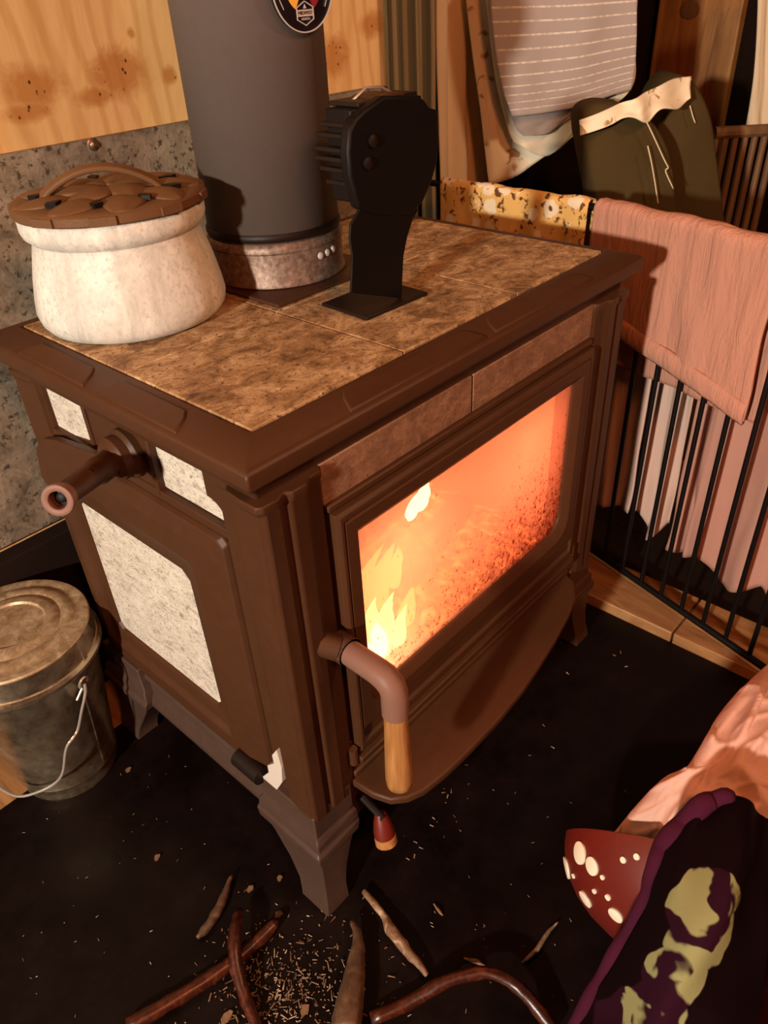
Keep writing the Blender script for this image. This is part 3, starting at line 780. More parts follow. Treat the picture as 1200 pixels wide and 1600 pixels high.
burning_log((0.10, 0.19, 0.318), (0.42, 0.23, 0.322), 0.034, 'charred log burning at the back of the stove fire')
burning_log((0.30, 0.10, 0.305), (0.50, 0.14, 0.310), 0.026, 'smaller charred log lying in front in the stove fire')
FI = empty('fire', (0.18, 0.08, 0.28)); tag(FI, 'yellow white flames rising at the left behind the stove glass', 'fire')
def flame(x, y, z, h, r, m, lean=0.0, flat=1.0):
    mb = MB(); prof = []
    n = 14
    rings = []
    for k in range(n + 1):
        u = k / n
        rr = r * (sin(pi * min(1, u * 1.25 + 0.08)) ** 0.8 if u < 0.74 else 0) if False else r * (u + 0.06) ** 0.45 * (1 - u) ** 1.05 * 1.75
        cx_ = x + lean * u * u * h + 0.10 * h * u * sin(u * 5 + x * 40); cy_ = y + 0.05 * h * u * cos(u * 4 + y * 50)
        rings.append([(cx_ + rr * cos(2 * pi * q / 14) * (1 + 0.25 * sin(3 * 2 * pi * q / 14 + x * 90)), cy_ + rr * flat * sin(2 * pi * q / 14), z + u * h) for q in range(14)])
    mb.loft(rings)
    return mb.build('flame', m, FI, smooth=True)
for (x, y, z, h, r, m_, le) in ((0.100, 0.030, 0.275, 0.105, 0.026, 'flame_white', 0.15), (0.118, 0.050, 0.280, 0.130, 0.030, 'flame_white', 0.20), (0.135, 0.040, 0.278, 0.085, 0.026, 'flame_core', 0.3),
                                (0.150, 0.075, 0.285, 0.150, 0.032, 'flame_core', 0.28), (0.175, 0.055, 0.280, 0.080, 0.024, 'flame_core', 0.35), (0.195, 0.085, 0.285, 0.125, 0.028, 'flame_outer', 0.38),
                                (0.215, 0.060, 0.280, 0.060, 0.020, 'flame_core', 0.3), (0.155, 0.030, 0.278, 0.075, 0.026, 'flame_white', 0.3), (0.185, 0.038, 0.278, 0.072, 0.024, 'flame_core', 0.4), (0.210, 0.035, 0.278, 0.055, 0.020, 'flame_core', 0.4), (0.130, 0.022, 0.276, 0.070, 0.022, 'flame_white', 0.2), (0.245, 0.050, 0.280, 0.055, 0.020, 'flame_outer', 0.3), (0.240, 0.100, 0.285, 0.100, 0.026, 'flame_outer', 0.30), (0.290, 0.110, 0.290, 0.070, 0.020, 'flame_outer', 0.20),
                                (0.125, 0.125, 0.290, 0.150, 0.030, 'flame_outer', 0.10), (0.090, 0.090, 0.285, 0.110, 0.024, 'flame_core', 0.12)):
    flame(x, y, z, h, r, m_, le, 0.7)
p = PX(662, 792, 1, 0.075)
flame(p.x - 0.013, 0.088, p.z - 0.018, 0.036, 0.015, 'flame_white', 0.5, 0.6); flame(p.x + 0.004, 0.085, p.z - 0.010, 0.040, 0.017, 'flame_white', 0.5, 0.6); flame(p.x + 0.018, 0.088, p.z - 0.002, 0.030, 0.013, 'flame_white', 0.4, 0.6)
lamp('fire_glow', (0.17, 0.085, 0.50), 1.9, (1.0, 0.50, 0.30), 0.05)
lamp('flame_glow', (0.125, 0.035, 0.35), 0.5, (1.0, 0.72, 0.35), 0.03)
lamp('ember_glow', (0.42, 0.095, 0.50), 1.35, (1.0, 0.45, 0.28), 0.06)

# ================================================================== on the stove
# soapstone pot with pierced iron lid
PC = Vector((0.105, 0.335, 0.7215))
PT = empty('stone_pot', PC); tag(PT, 'pale stone pot with pierced rusty iron lid standing on the stove', 'pot')
MB().lathe([(0.02, 0.0), (0.092, 0.0), (0.101, 0.004), (0.1065, 0.012), (0.1085, 0.022), (0.1065, 0.036), (0.1015, 0.060), (0.0950, 0.084), (0.0915, 0.096), (0.0918, 0.099), (0.0945, 0.1015), (0.0985, 0.105), (0.1005, 0.111), (0.1005, 0.122), (0.098, 0.125), (0.088, 0.125)], PC, 72, cap=True).build('body', 'pot_stone', PT, smooth='auto', angle=40)
LZ = PC.z + 0.1255
RL = 0.104
mb = MB()
mb.lathe([(0.0, 0.0), (RL - 0.002, 0.0), (RL, 0.002), (RL, 0.0095), (RL - 0.0025, 0.0115), (RL - 0.012, 0.012), (0.05, 0.014), (0.0, 0.015)], (PC.x, PC.y, LZ), 72, cap=False)
for a in (200, 235, 275, 310, 345):
    a = math.radians(a)
    q = Vector((PC.x + (RL) * cos(a), PC.y + RL * sin(a), LZ + 0.0055)); tng = Vector((-sin(a), cos(a), 0))
    mb.strip([q - tng * 0.013, q + tng * 0.013], 0.0085, 0.004, (0, 0, 1))
lid = mb.build('lid', 'lid_iron', PT, smooth='auto', angle=40)
# overlapping leaves of the lid, dark eyes between them
mb = MB()
def leaf(a, r0, r1, wd, z0, tw):
    e1, e2 = Vector((cos(a), sin(a), 0)), Vector((-sin(a), cos(a), 0))
    def fn(u, v):
        rr = r0 + (r1 - r0) * v; w_ = wd * max(0.02, sin(pi * min(1, 0.04 + v * 0.93)) ** 0.7); q = (u - 0.5) * 2
        p = Vector((PC.x, PC.y, LZ)) + e1 * rr + e2 * (q * w_ / 2 + tw * sin(pi * v))
        return p + Vector((0, 0, z0 + 0.0050 * sin(pi * v) * (1 - q * q * 0.55) + 0.0016 * (1 - abs(q)) - 0.003 * v))
    mb.grid(fn, 10, 14)
for k in range(9): leaf(2 * pi * k / 9 + 0.1, 0.034, 0.101, 0.044, 0.0125, 0.008)
for k in range(6): leaf(2 * pi * k / 6 + 0.4, 0.004, 0.064, 0.040, 0.0165, 0.008)
mb.build('leaf_pattern', 'lid_iron', lid, smooth=True, thick=0.003)
for k in range(9):
    a = 2 * pi * (k + 0.5) / 9 + 0.18
    c_ = Vector((PC.x + 0.071 * cos(a), PC.y + 0.071 * sin(a), LZ + 0.0135))
    e1, e2 = Vector((cos(a), sin(a), 0)), Vector((-sin(a), cos(a), 0))
    lab(MB().prism([c_ + e1 * 0.011, c_ + e1 * 0.003 + e2 * 0.007, c_ - e1 * 0.010, c_ + e1 * 0.003 - e2 * 0.006], (0, 0, 0.0045)).build('opening', 'iron_black', lid), 'dark opening between the leaves of the lid')
h0, h1 = Vector((-0.062, 0.030, 0)), Vector((0.046, -0.036, 0))
P = []
for k in range(13):
    u = k / 12
    P.append(Vector((PC.x, PC.y, LZ + 0.014)) + h0.lerp(h1, u) + Vector((0, 0, 0.026 * sin(pi * u) ** 0.8)) + Vector((-0.012, -0.02, 0)) * sin(pi * u) * 0.3)
mb = MB().strip(P, [0.022, 0.018, 0.016, 0.015, 0.014, 0.014, 0.014, 0.014, 0.014, 0.015, 0.016, 0.018, 0.022], 0.006, (0.5, 0.85, 0.2))
lab(mb.build('lid_handle', 'lid_iron', lid, bevel=0.002), 'arched strap handle of the lid')

# flue pipe
FC = Vector((0.311, 0.310, 0.7215))
FP = empty('flue_pipe', FC); tag(FP, 'dark brown round flue pipe rising from the stove top', 'flue pipe')
MB().box(FC.x - 0.0965, FC.x + 0.0965, FC.y - 0.106, FC.y + 0.106, 0.7218, 0.7262).build('base_plate', 'iron', FP, bevel=0.0015)
MB().lathe([(0.086, 0.005), (0.0885, 0.006), (0.0885, 0.009), (0.0865, 0.012), (0.0865, 0.046), (0.0880, 0.048), (0.0880, 0.053), (0.0860, 0.056), (0.0845, 0.058)], FC, 72, cap=False).build('collar', 'rusty_steel', FP, smooth='auto')
for a in (-100, -92, -84):
    a = math.radians(a + 8); n_ = Vector((cos(a), sin(a), 0)); q = FC + n_ * 0.0866 + Vector((0, 0, 0.036 + 0.006 * (a + 1.6)))
    s = MB().lathe([(0.0046, 0), (0.0042, 0.0018), (0.002, 0.003)], (0, 0, 0), 12)
    rot = n_.to_track_quat('Z', 'Y').to_matrix()
    s.v = [rot @ v + q for v in s.v]
    lab(s.build('rivet', 'dial_silver', FP, smooth='auto'), 'bright rivet on the collar')
MB().lathe([(0.0838, 0.050), (0.0838, 0.90)], FC, 96, cap=False).build('pipe_section', 'pipe_paint', FP, smooth=True, thick=0.001)
MB().lathe([(0.0845, 0.060), (0.0865, 0.063), (0.0865, 0.067), (0.0845, 0.070)], FC, 72, cap=False).build('seam_ring', 'iron_dark', FP, smooth='auto')

# flue thermometer held to the pipe
gq = PX(466, -12, 1, 0.223)
GC = Vector((FC.x + 0.002, FC.y - 0.0875, gq.z + 0.006))
gn = Vector((-0.04, -0.999, 0)).normalized(); gr = gn.to_track_quat('Z', 'Y').to_matrix()
TH = empty('flue_thermometer', GC); tag(TH, 'round black flue thermometer with hexagon emblem clipped to the pipe', 'thermometer')
GR = 0.0415
def on_dial(mb):
    mb.v = [gr @ v + GC for v in mb.v]; return mb
on_dial(MB().lathe([(GR - 0.002, 0.0), (GR, 0.001), (GR, 0.004), (GR - 0.0015, 0.005), (0.0, 0.005)], (0, 0, 0), 64, cap=False)).build('dial', 'black_dial', TH, smooth='auto')
on_dial(MB().lathe([(GR - 0.0008, 0.0045), (GR + 0.0004, 0.0045), (GR + 0.0004, 0.0055), (GR - 0.0008, 0.0055), (GR - 0.0008, 0.0045)], (0, 0, 0), 64, cap=False)).build('bezel', 'dial_silver', TH)
def arc_band(a0_, a1_, r0, r1):
    n_ = 16; o = []
    for k in range(n_ + 1):
        a = math.radians(a0_ + (a1_ - a0_) * k / n_); o.append((r1 * cos(a), r1 * sin(a), 0.0051))
    for k in range(n_, -1, -1):
        a = math.radians(a0_ + (a1_ - a0_) * k / n_); o.append((r0 * cos(a), r0 * sin(a), 0.0051))
    mb = MB()
    N = n_ + 1
    for k in range(n_):
        mb.prism([o[k], o[k + 1], o[2 * N - 2 - k], o[2 * N - 1 - k]], (0, 0, 0.0006))
    return on_dial(mb)
lab(arc_band(195, 238, 0.013, 0.024).build('scale_band', 'dial_yellow', TH), 'yellow band of the scale')
lab(arc_band(-58, -12, 0.013, 0.024).build('scale_band', 'dial_red', TH), 'red band of the scale')
lab(arc_band(20, 160, 0.024, 0.030).build('scale_band', 'grip_wood', TH), 'orange band of the scale')
arc_band(-35, 215, 0.0345, 0.0351).build('scale_line', 'dial_silver', TH)
lab(on_dial(MB().prism([(-0.002, -0.002, 0.0056), (0.002, -0.002, 0.0056), (0.0006, 0.026, 0.0056), (-0.0006, 0.026, 0.0056)], (0, 0, 0.0006))).build('needle', 'dial_silver', TH), 'silver needle')
hexm = MB(); hc = Vector((0.0, -0.0245, 0.0052))
def hexp(r): return [Vector((r * 1.22 * sin(math.radians(60 * k)), r * cos(math.radians(60 * k)), 0)) for k in range(6)]
A_, B_ = hexp(0.0112), hexp(0.0102)
for k in range(6):
    j = (k + 1) % 6
    hexm.prism([hc + A_[k], hc + A_[j], hc + B_[j], hc + B_[k]], (0, 0, 0.0006))
hexm.prism([hc + Vector(q) for q in ((-0.0106, 0.0034, 0), (0.0106, 0.0034, 0), (0.0106, -0.0026, 0), (-0.0106, -0.0026, 0))], (0, 0, 0.0004))
hexm.prism([hc + Vector(q) for q in ((0, 0.0082, 0), (0.0020, 0.0044, 0), (-0.0020, 0.0044, 0))], (0, 0, 0.0005))
emb = on_dial(hexm).build('emblem', 'dial_silver', TH)
def text_mesh(body, size, off, m, name, parent):
    cu = bpy.data.curves.new(name, 'FONT'); cu.body = body; cu.size = size; cu.align_x = 'CENTER'; cu.align_y = 'CENTER'; cu.extrude = 0.00015
    to = bpy.data.objects.new(name, cu); COL.objects.link(to)
    dg = bpy.context.evaluated_depsgraph_get(); me = bpy.data.meshes.new_from_object(to.evaluated_get(dg))
    bpy.data.objects.remove(to); bpy.data.curves.remove(cu)
    org = Vector(parent['_o'])
    for v in me.vertices: v.co = gr @ (Vector(v.co) + Vector(off)) + GC - org
    me.materials.clear(); me.materials.append(M[m])
    o = bpy.data.objects.new(name, me); COL.objects.link(o); o.parent = parent; return o
text_mesh('MIDWEST', 0.0046, (0, -0.0245 + 0.0004, 0.00585), 'black_dial', 'lettering', emb)
text_mesh('HEARTH', 0.0031, (0, -0.0245 - 0.0050, 0.00565), 'dial_silver', 'lettering', emb)

# black heat powered stove fan
FN = empty('stove_fan', (0.30, 0.128, 0.7215)); tag(FN, 'black heat powered stove fan on a waisted stand beside the flue', 'stove fan')
MB().prism([(0.250, 0.167, 0.7220), (0.246, 0.090, 0.7220), (0.350, 0.086, 0.7220), (0.354, 0.163, 0.7220)], (0, 0, 0.004)).build('base', 'iron_dark', FN, bevel=0.001)
yf = 0.100
sil = [(562, 326), (548, 352), (547, 372), (551, 400), (550, 430), (549, 458), (628, 466), (629, 440), (631, 400), (637, 370), (645, 344), (655, 326)]
mb = MB().prism([PX(x, y, 1, yf) for x, y in sil], (0, 0.003, 0))
mb.prism([PX(x + 0, y, 1, yf + 0.055) for x, y in sil[1:]], (0, 0.003, 0)) if False else None
st_ = mb.build('stand', 'iron_black', FN, bevel=0.001)
sil = [(569, 172), (555, 186), (547, 204), (545, 239), (548, 277), (562, 326), (585, 336), (620, 338), (645, 336), (662, 315), (674, 288), (684, 255), (687, 225), (686, 196), (685, 172), (672, 168), (664, 156), (655, 150), (600, 150)]
MB().prism([PX(x, y, 1, yf - 0.002) for x, y in sil], (0, 0.014, 0)).build('front_cowl', 'iron_black', FN, bevel=0.003)
# cast fins behind the cowl
lo, hi = PX(560, 330, 1, yf).z, PX(620, 150, 1, yf).z
xl, xr = PX(552, 240, 1, yf).x, PX(684, 240, 1, yf).x
for k, (dz, inset, ln) in enumerate(((0.006, 0.020, 0.125), (0.022, 0.010, 0.135), (0.038, 0.004, 0.14), (0.050, 0.000, 0.145), (0.060, 0.0, 0.145), (0.074, 0.004, 0.145), (0.084, 0.010, 0.14), (0.096, 0.016, 0.135), (0.104, 0.022, 0.13))):
    z = lo + (hi - lo) * dz / 0.110
    MB().box(xl + inset, xr - inset, yf + 0.010, yf + ln * 0.40, z, z + 0.0045).build('fin', 'iron_dark', FN, bevel=0.001)
MB().box(xl + 0.012, xr - 0.012, yf + 0.012, yf + 0.048, lo + 0.004, hi - 0.006).build('motor_block', 'iron_black', FN, bevel=0.002)
tz = hi - 0.012
hm = MB().strip([(xl + 0.035, yf + 0.03, tz), (xl + 0.045, yf + 0.03, tz + 0.008), (xl + 0.06, yf + 0.03, tz + 0.012), (xl + 0.085, yf + 0.03, tz + 0.012), (xl + 0.10, yf + 0.03, tz + 0.008), (xl + 0.11, yf + 0.03, tz)], 0.04, 0.003, (0, 1, 0))
hm.build('top_cap', 'iron', FN, bevel=0.001)
MB().tube([(xl + 0.030, yf + 0.035, tz + 0.002), (xl + 0.040, yf + 0.035, tz + 0.010), (xl + 0.060, yf + 0.035, tz + 0.019), (xl + 0.085, yf + 0.035, tz + 0.017), (xl + 0.105, yf + 0.035, tz + 0.008)], 0.0016, 8).build('wire_handle', 'steel_wire', FN, smooth='auto')
for (x, y) in ((574, 255), (582, 220)):
    p = PX(x, y, 1, yf - 0.003)
    s = MB().lathe([(0.006, 0), (0.006, 0.002), (0.003, 0.0035)], (0, 0, 0), 14); s.v = [Vector((p.x + v.x, p.y - v.z, p.z + v.y)) for v in s.v]
    s.build('bolt', 'iron_dark', FN, smooth='auto')

# ================================================================== ash bucket
BC = Vector((-0.135, 0.468, 0.0))
BK = empty('ash_bucket', BC); tag(BK, 'galvanised lidded ash bucket with wire handle left of the stove', 'bucket')
MB().lathe([(0.02, 0.004), (0.070, 0.003), (0.0745, 0.0), (0.0755, 0.004), (0.0745, 0.008), (0.0775, 0.026), (0.0795, 0.029), (0.0785, 0.033), (0.1035, 0.245), (0.1070, 0.249), (0.1070, 0.254), (0.1035, 0.257), (0.095, 0.257)], BC, 64).build('body', 'galvanised', BK, smooth='auto')
LZ2 = 0.254; KB = 1.05
bl = MB().lathe([(r * KB, z) for r, z in [(0.1045, 0.0), (0.1075, 0.002), (0.1075, 0.007), (0.1035, 0.010), (0.1025, 0.044), (0.1035, 0.046), (0.1020, 0.0485), (0.094, 0.0495), (0.089, 0.0475), (0.084, 0.0495), (0.078, 0.0525), (0.070, 0.0525), (0.066, 0.0505), (0.061, 0.0535), (0.055, 0.0555), (0.047, 0.0555), (0.045, 0.052), (0.030, 0.0525), (0.0, 0.053)]], BC + Vector((0, 0, LZ2)), 72, cap=False).build('lid', 'dusty_galvanised', BK, smooth='auto', angle=50)
mb = MB().lathe([(r * KB, z) for r, z in [(0.1047, 0.0005), (0.1095, 0.0015), (0.1095, 0.0065), (0.1047, 0.0095)]], BC + Vector((0, 0, LZ2)), 72, cap=False)
mb.lathe([(r * KB, z) for r, z in [(0.1032, 0.012), (0.1036, 0.012), (0.1028, 0.0435), (0.1024, 0.0435)]], BC + Vector((0, 0, LZ2)), 72, cap=False)
lab(mb.build('skirt', 'galvanised', bl, smooth='auto'), 'shiny skirt of the lid')
a = math.radians(-62)
q = BC + Vector((0.1048 * KB * cos(a), 0.1048 * KB * sin(a), LZ2))
MB().strip([q + Vector((0, 0, 0.010)), q + Vector((-0.001, 0.001, 0.043))], 0.007, 0.003, (-sin(a), cos(a), 0)).build('clip', 'galvanised', bl)
# side seam, wire handle and its eye
ea = PX(86, 1085, 1, BC.y - 0.085)
a = math.radians(-70)
def bsurf(a, z, o=0.0): 
    r = 0.0785 + (0.1035 - 0.0785) * (z - 0.033) / 0.212 + o
    return BC + Vector((r * cos(a), r * sin(a), z))
MB().tube([bsurf(a, 0.235), bsurf(a, 0.12), bsurf(a, 0.036)], 0.0012, 6).build('seam', 'galvanised', BK)
loop = []
for k in range(9):
    t_ = -2.6 + 4.6 * k / 8
    e = bsurf(a + 0.075 * sin(t_), 0.228 + 0.0085 * cos(t_), 0.004); loop.append(e)
MB().tube([bsurf(a - 0.17, 0.208, 0.004)] + loop, 0.0021, 8).build('bail_eye', 'steel_wire', BK, smooth='auto')
hw = [bsurf(a, 0.227, 0.006), bsurf(a - 0.06, 0.214, 0.010), bsurf(a - 0.20, 0.194, 0.014), bsurf(a - 0.34, 0.168, 0.018), bsurf(a - 0.44, 0.162, 0.022), bsurf(a - 0.56, 0.152, 0.026), bsurf(a - 0.75, 0.098, 0.028), bsurf(a - 1.1, 0.075, 0.028), bsurf(a - 1.5, 0.065, 0.03), bsurf(a - 2.1, 0.078, 0.03), bsurf(a - 2.6, 0.12, 0.02), bsurf(a - 3.1, 0.19, 0.004)]
MB().tube([cr(hw, k / 60) for k in range(61)], 0.0022, 8).build('wire_handle', 'steel_wire', BK, smooth='auto')

# ================================================================== fire guard
ZG = 0.708
GD = empty('fire_guard', GP(0.15, 0)); tag(GD, 'black barred metal fire guard standing to the right of the stove', 'fire guard')
def bar(p, q, r, name='bar'): return MB().tube([p, q], r, 10).build(name, 'iron_black', GD, smooth='auto')
C0 = GP(-0.060, 0)
bar(C0 + Vector((0, 0, 0.024)), C0 + Vector((0, 0, ZG + 0.004)), 0.0065, 'corner_post')
bar(GP(-0.06, 0.042), GP(0.62, 0.042), 0.0065, 'bottom_rail'); bar(GP(-0.06, ZG), GP(0.62, ZG), 0.006, 'top_rail')
for k in range(14):
    s_ = -0.0335 + k * 0.0482
    bar(GP(s_, 0.042), GP(s_, ZG), 0.0042)
C1 = Vector((0.878, 0.560, 0))
bar(C0 + Vector((0, 0, 0.042)), C1 + Vector((0, 0, 0.042)), 0.0065, 'bottom_rail'); bar(C0 + Vector((0, 0, ZG)), C1 + Vector((0, 0, ZG)), 0.006, 'top_rail')
for k in range(1, 9):
    q = C0.lerp(C1, k / 8.5); bar(q + Vector((0, 0, 0.042)), q + Vector((0, 0, ZG)), 0.0042)
bar(C1 + Vector((0, 0, 0.024)), C1 + Vector((0, 0, ZG + 0.004)), 0.0065, 'corner_post')

# ---- cloths over and behind the guard
def over_rail(pos, L, z_top, front, back, gap, wr, nu=60, nv=46, seed=0.0, puff=0.004):
    """cloth folded over a rail: pos(s, z, off) places it; front(u), back(u) give the hem heights"""
    def fn(u, v):
        s_ = L[0] + (L[1] - L[0]) * u
        zf, zb = front(u), back(u)
        lf, lb = z_top - zf, z_top - zb; arc = gap * pi / 2
        tot = lf + 2 * arc + lb; d_ = v * tot
        if d_ < lf: z = zf + d_; off = -gap
        elif d_ < lf + 2 * arc:
            an = (d_ - lf) / (2 * arc) * pi; off = -gap * cos(an); z = z_top + gap * sin(an)
        else: z = z_top - (d_ - lf - 2 * arc); off = gap
        hang = min(1.0, max(0.0, (z_top - z) / 0.12))
        rp = wr * (0.35 + hang) * (sin(u * 23 + seed + 2.5 * nz((u * 3, z * 3, seed))) * 0.5 + nz((u * 11 + seed, z * 6, 3.0)))
        side = -1 if off < 0 else 1
        return pos(s_ + 0.006 * hang * nz((z * 9, seed, u * 2)), z + puff * nz((u * 7, 1.0, seed)), off + side * abs(0.003) + rp)
    return MB().grid(fn, nu, nv)
def fr_pink(u): return 0.528 - 0.050 * u - 0.02 * u * u + (0.012 * max(0, (0.12 - u)) / 0.12)
pk = empty('pink_towel', GP(0.11, 0.45)); tag(pk, 'dusty pink muslin towel folded over the guard rail', 'towel')
over_rail(GP, (-0.054, 0.292), ZG + 0.004, fr_pink, lambda u: 0.45, 0.012, 0.0028, 90, 70, 1.3).build('cloth', 'pink_towel', pk, smooth=True, thick=0.006)
def hem(u, v):
    s_ = -0.054 + 0.346 * u; z = fr_pink(u) + 0.034 * v
    bulge = 0.004 * sin(pi * v) ** 0.6
    return GP(s_, z, -0.0165 - bulge - 0.002 * nz((u * 9, v, 2)))
lab(MB().grid(hem, 80, 8).build('hem_band', 'pink_towel', pk, smooth=True, thick=0.004), 'wide stitched hem of the towel')
def pos2(s_, z, off):
    d_ = (C1 - C0).normalized(); n_ = Vector((d_.y, -d_.x, 0)); p = C0 + d_ * s_ + n_ * off; return Vector((p.x, p.y, z))
o = over_rail(pos2, (0.012, 0.33), ZG + 0.003, lambda u: 0.48, lambda u: 0.5, 0.010, 0.0035, 70, 50, 4.0).build('floral_cloth', 'yellow_floral', smooth=True, thick=0.003)
tag(o, 'yellow floral cloth hung over the guard rail behind the stove', 'cloth')

def hanging(name, L, z0, z1, hemf, m, off, folds, amp, label, group=None, seed=0.0, nu=50, nv=40):
    def fn(u, v):
        z = z1 + (hemf(u) - z1) * v
        s_ = L[0] + (L[1] - L[0]) * u
        rip = amp * (0.4 + 0.9 * v) * (sin(u * folds * 2 * pi + seed + 1.2 * nz((u * 2, v * 2, seed))) + 0.6 * nz((u * 8, v * 3, seed)))
        return GP(s_ + 0.012 * v * nz((u * 3 + seed, 5, v * 3)), z, off + rip)
    o = MB().grid(fn, nu, nv).build(name, m, smooth=True, thick=0.003)
    return tag(o, label, 'laundry', group)
hanging('hanging_laundry', (-0.055, 0.072), 0.13, 0.55, lambda u: 0.132 - 0.012 * sin(u * 5), 'pale_laundry', 0.045, 1.6, 0.006, 'pale pink laundry cloth behind the guard bars, nearest the stove', 'laundry behind the guard bars', 0.4)
hanging('hanging_laundry', (0.066, 0.150), 0.11, 0.56, lambda u: 0.128 + 0.028 * sin(u * 8), 'pale_laundry', 0.055, 2.0, 0.007, 'whitish pink narrow laundry cloth second from the stove behind the guard bars', 'laundry behind the guard bars', 2.1)
hanging('hanging_laundry', (0.153, 0.228), 0.09, 0.55, lambda u: 0.092 + 0.02 * u, 'pink_laundry', 0.072, 2.0, 0.007, 'dusky pink creased laundry cloth hanging lowest behind the guard bars', 'laundry behind the guard bars', 3.7)
hanging('hanging_laundry', (0.231, 0.46), 0.08, 0.56, lambda u: 0.135 - 0.04 * abs(sin(u * 6)), 'pink_laundry', 0.060, 2.6, 0.009, 'wide rusty pink laundry cloth behind the guard bars at the right edge', 'laundry behind the guard bars', 5.2)

# ================================================================== beyond the guard: curtains, drying sheets, armchair
def drape(name, rows, m, amp, freq, label, cat, nu=70, nv=40, thick=0.003, seed=0.0, nrm=None, group=None, phase=0.0):
    f = patch(rows); nrm = nrm or -FH
    def fn(u, v):
        p = f(u, v)
        return p + nrm * amp * (sin(u * freq * 2 * pi + phase + 1.5 * nz((u * 2, v * 1.5, seed))) + 0.5 * nz((u * 6, v * 4, seed + 9)))
    o = MB().grid(fn, nu, nv).build(name, m, smooth=True, thick=thick)
    return tag(o, label, cat, group)
def quad(D, pts): return [[PD(x, y, D) for x, y in r] for r in pts]
NY = Vector((0, -1, 0))
def cur(x0, x1, Y, z0=0.02, z1=1.5): return [[Vector((x0, Y, z1)), Vector(((x0 + x1) / 2, Y, z1)), Vector((x1, Y, z1))], [Vector((x0, Y, z0)), Vector(((x0 + x1) / 2, Y, z0)), Vector((x1, Y, z0))]]
drape('curtain', cur(0.868, 1.005, 0.595), 'striped_curtain', 0.012, 2.6, 'sage and cream striped curtain right of the plywood', 'curtain', nrm=NY, seed=1)
drape('curtain', cur(1.003, 1.190, 0.592), 'cream_cloth', 0.014, 2.4, 'plain cream curtain beside the striped one', 'curtain', nrm=NY, seed=2, phase=1.0)
# sheet drying over a rack, floral
drape('floral_sheet', quad(1.730, [[(722, -60), (745, -60), (775, -60)], [(735, 60), (765, 60), (800, 60)], [(752, 180), (785, 190), (830, 215)], [(764, 288), (812, 272), (862, 236)]]), 'white_floral', 0.006, 1.2, 'long white floral sheet hanging left of the striped cloth', 'sheet', seed=3)
drape('white_sheet', quad(1.705, [[(752, -60), (850, -60), (1000, -60)], [(772, 110), (880, 100), (992, 60)], [(792, 196), (880, 195), (985, 140)], [(803, 222), (856, 244), (905, 196)]]), 'white_cloth', 0.005, 1.5, 'cream white sheet hanging under the striped cloth', 'sheet', seed=4)
drape('striped_cloth', quad(1.66, [[(995, -60), (880, -60), (764, -60)][::-1], [(769, 40), (880, 36), (995, 25)], [(783, 130), (880, 120), (993, 95)], [(800, 182), (880, 172), (986, 140)]]), 'striped_cloth', 0.004, 2.0, 'grey cloth with thin white stripes hung over the sheet', 'cloth', seed=5)
drape('striped_cloth', quad(1.683, [[(790, 160), (880, 150), (985, 125)], [(800, 185), (870, 178), (940, 155)], [(806, 200), (860, 195), (905, 172)], [(818, 212), (850, 210), (885, 190)]]), 'grey_cloth', 0.003, 2.0, 'lower grey edge of cloth showing beneath the striped cloth', 'cloth', seed=6)
# armchair seen from behind
AC0 = PD(1030, 330, 1.62); 
AM = empty('armchair', (AC0.x + 0.10, AC0.y + 0.02, 0.0)); tag(AM, 'olive green upholstered armchair behind the pink towel', 'armchair')
def slab(pix, D0, D1, name, shrink=0.92, m='armchair_fabric', steps=5):
    c_ = Vector((sum(x for x, y in pix) / len(pix), sum(y for x, y in pix) / len(pix)))
    P0 = [PD(x, y, D0) for x, y in pix]
    cen = sum(P0, Vector()) / len(P0)
    th = (D1 - D0); rings = []
    for (t_, k) in ((0.0, 0.86), (0.04, 0.95), (0.16, 1.0), (0.84, 1.0), (0.96, 0.95), (1.0, 0.86)):
        rings.append([cen + (p - cen) * k + FH * th * t_ for p in P0])
    return MB().loft(rings).build(name, m, AM, smooth='auto', angle=50)
def smoothpix(P, n=40):
    V = [Vector((x, y, 0)) for x, y in P]; return [tuple(cr(V, k / (n - 1)).xy) for k in range(n)]
left_wing = smoothpix([(945, 420), (934, 360), (926, 300), (915, 240), (909, 200), (912, 178), (928, 165), (955, 162), (990, 170), (1020, 190), (1042, 220), (1055, 265), (1060, 320), (1066, 420)])
slab(left_wing, 1.50, 1.60, 'wing')
back = smoothpix([(1000, 440), (1010, 330), (1020, 240), (1028, 180), (1040, 142), (1062, 120), (1082, 124), (1100, 145), (1116, 190), (1124, 250), (1134, 330), (1146, 440)])
slab(back, 1.60, 1.74, 'backrest')
b1 = [PD(1030, 440, 1.5), PD(1030, 440, 1.9)]
mb = MB(); bc = PD(1040, 430, 1.72)
mb.box(bc.x - 0.22, bc.x + 0.24, bc.y - 0.20, bc.y + 0.16, 0.10, 0.46)
mb.build('seat', 'armchair_fabric', AM, bevel=0.03)
for sx_, sy_ in ((-0.19, -0.17), (0.21, -0.17), (-0.19, 0.13), (0.21, 0.13)):
    MB().lathe([(0.018, 0.0), (0.024, 0.10)], (bc.x + sx_, bc.y + sy_, 0.0), 12).build('leg', 'rack_wood', AM, smooth='auto')
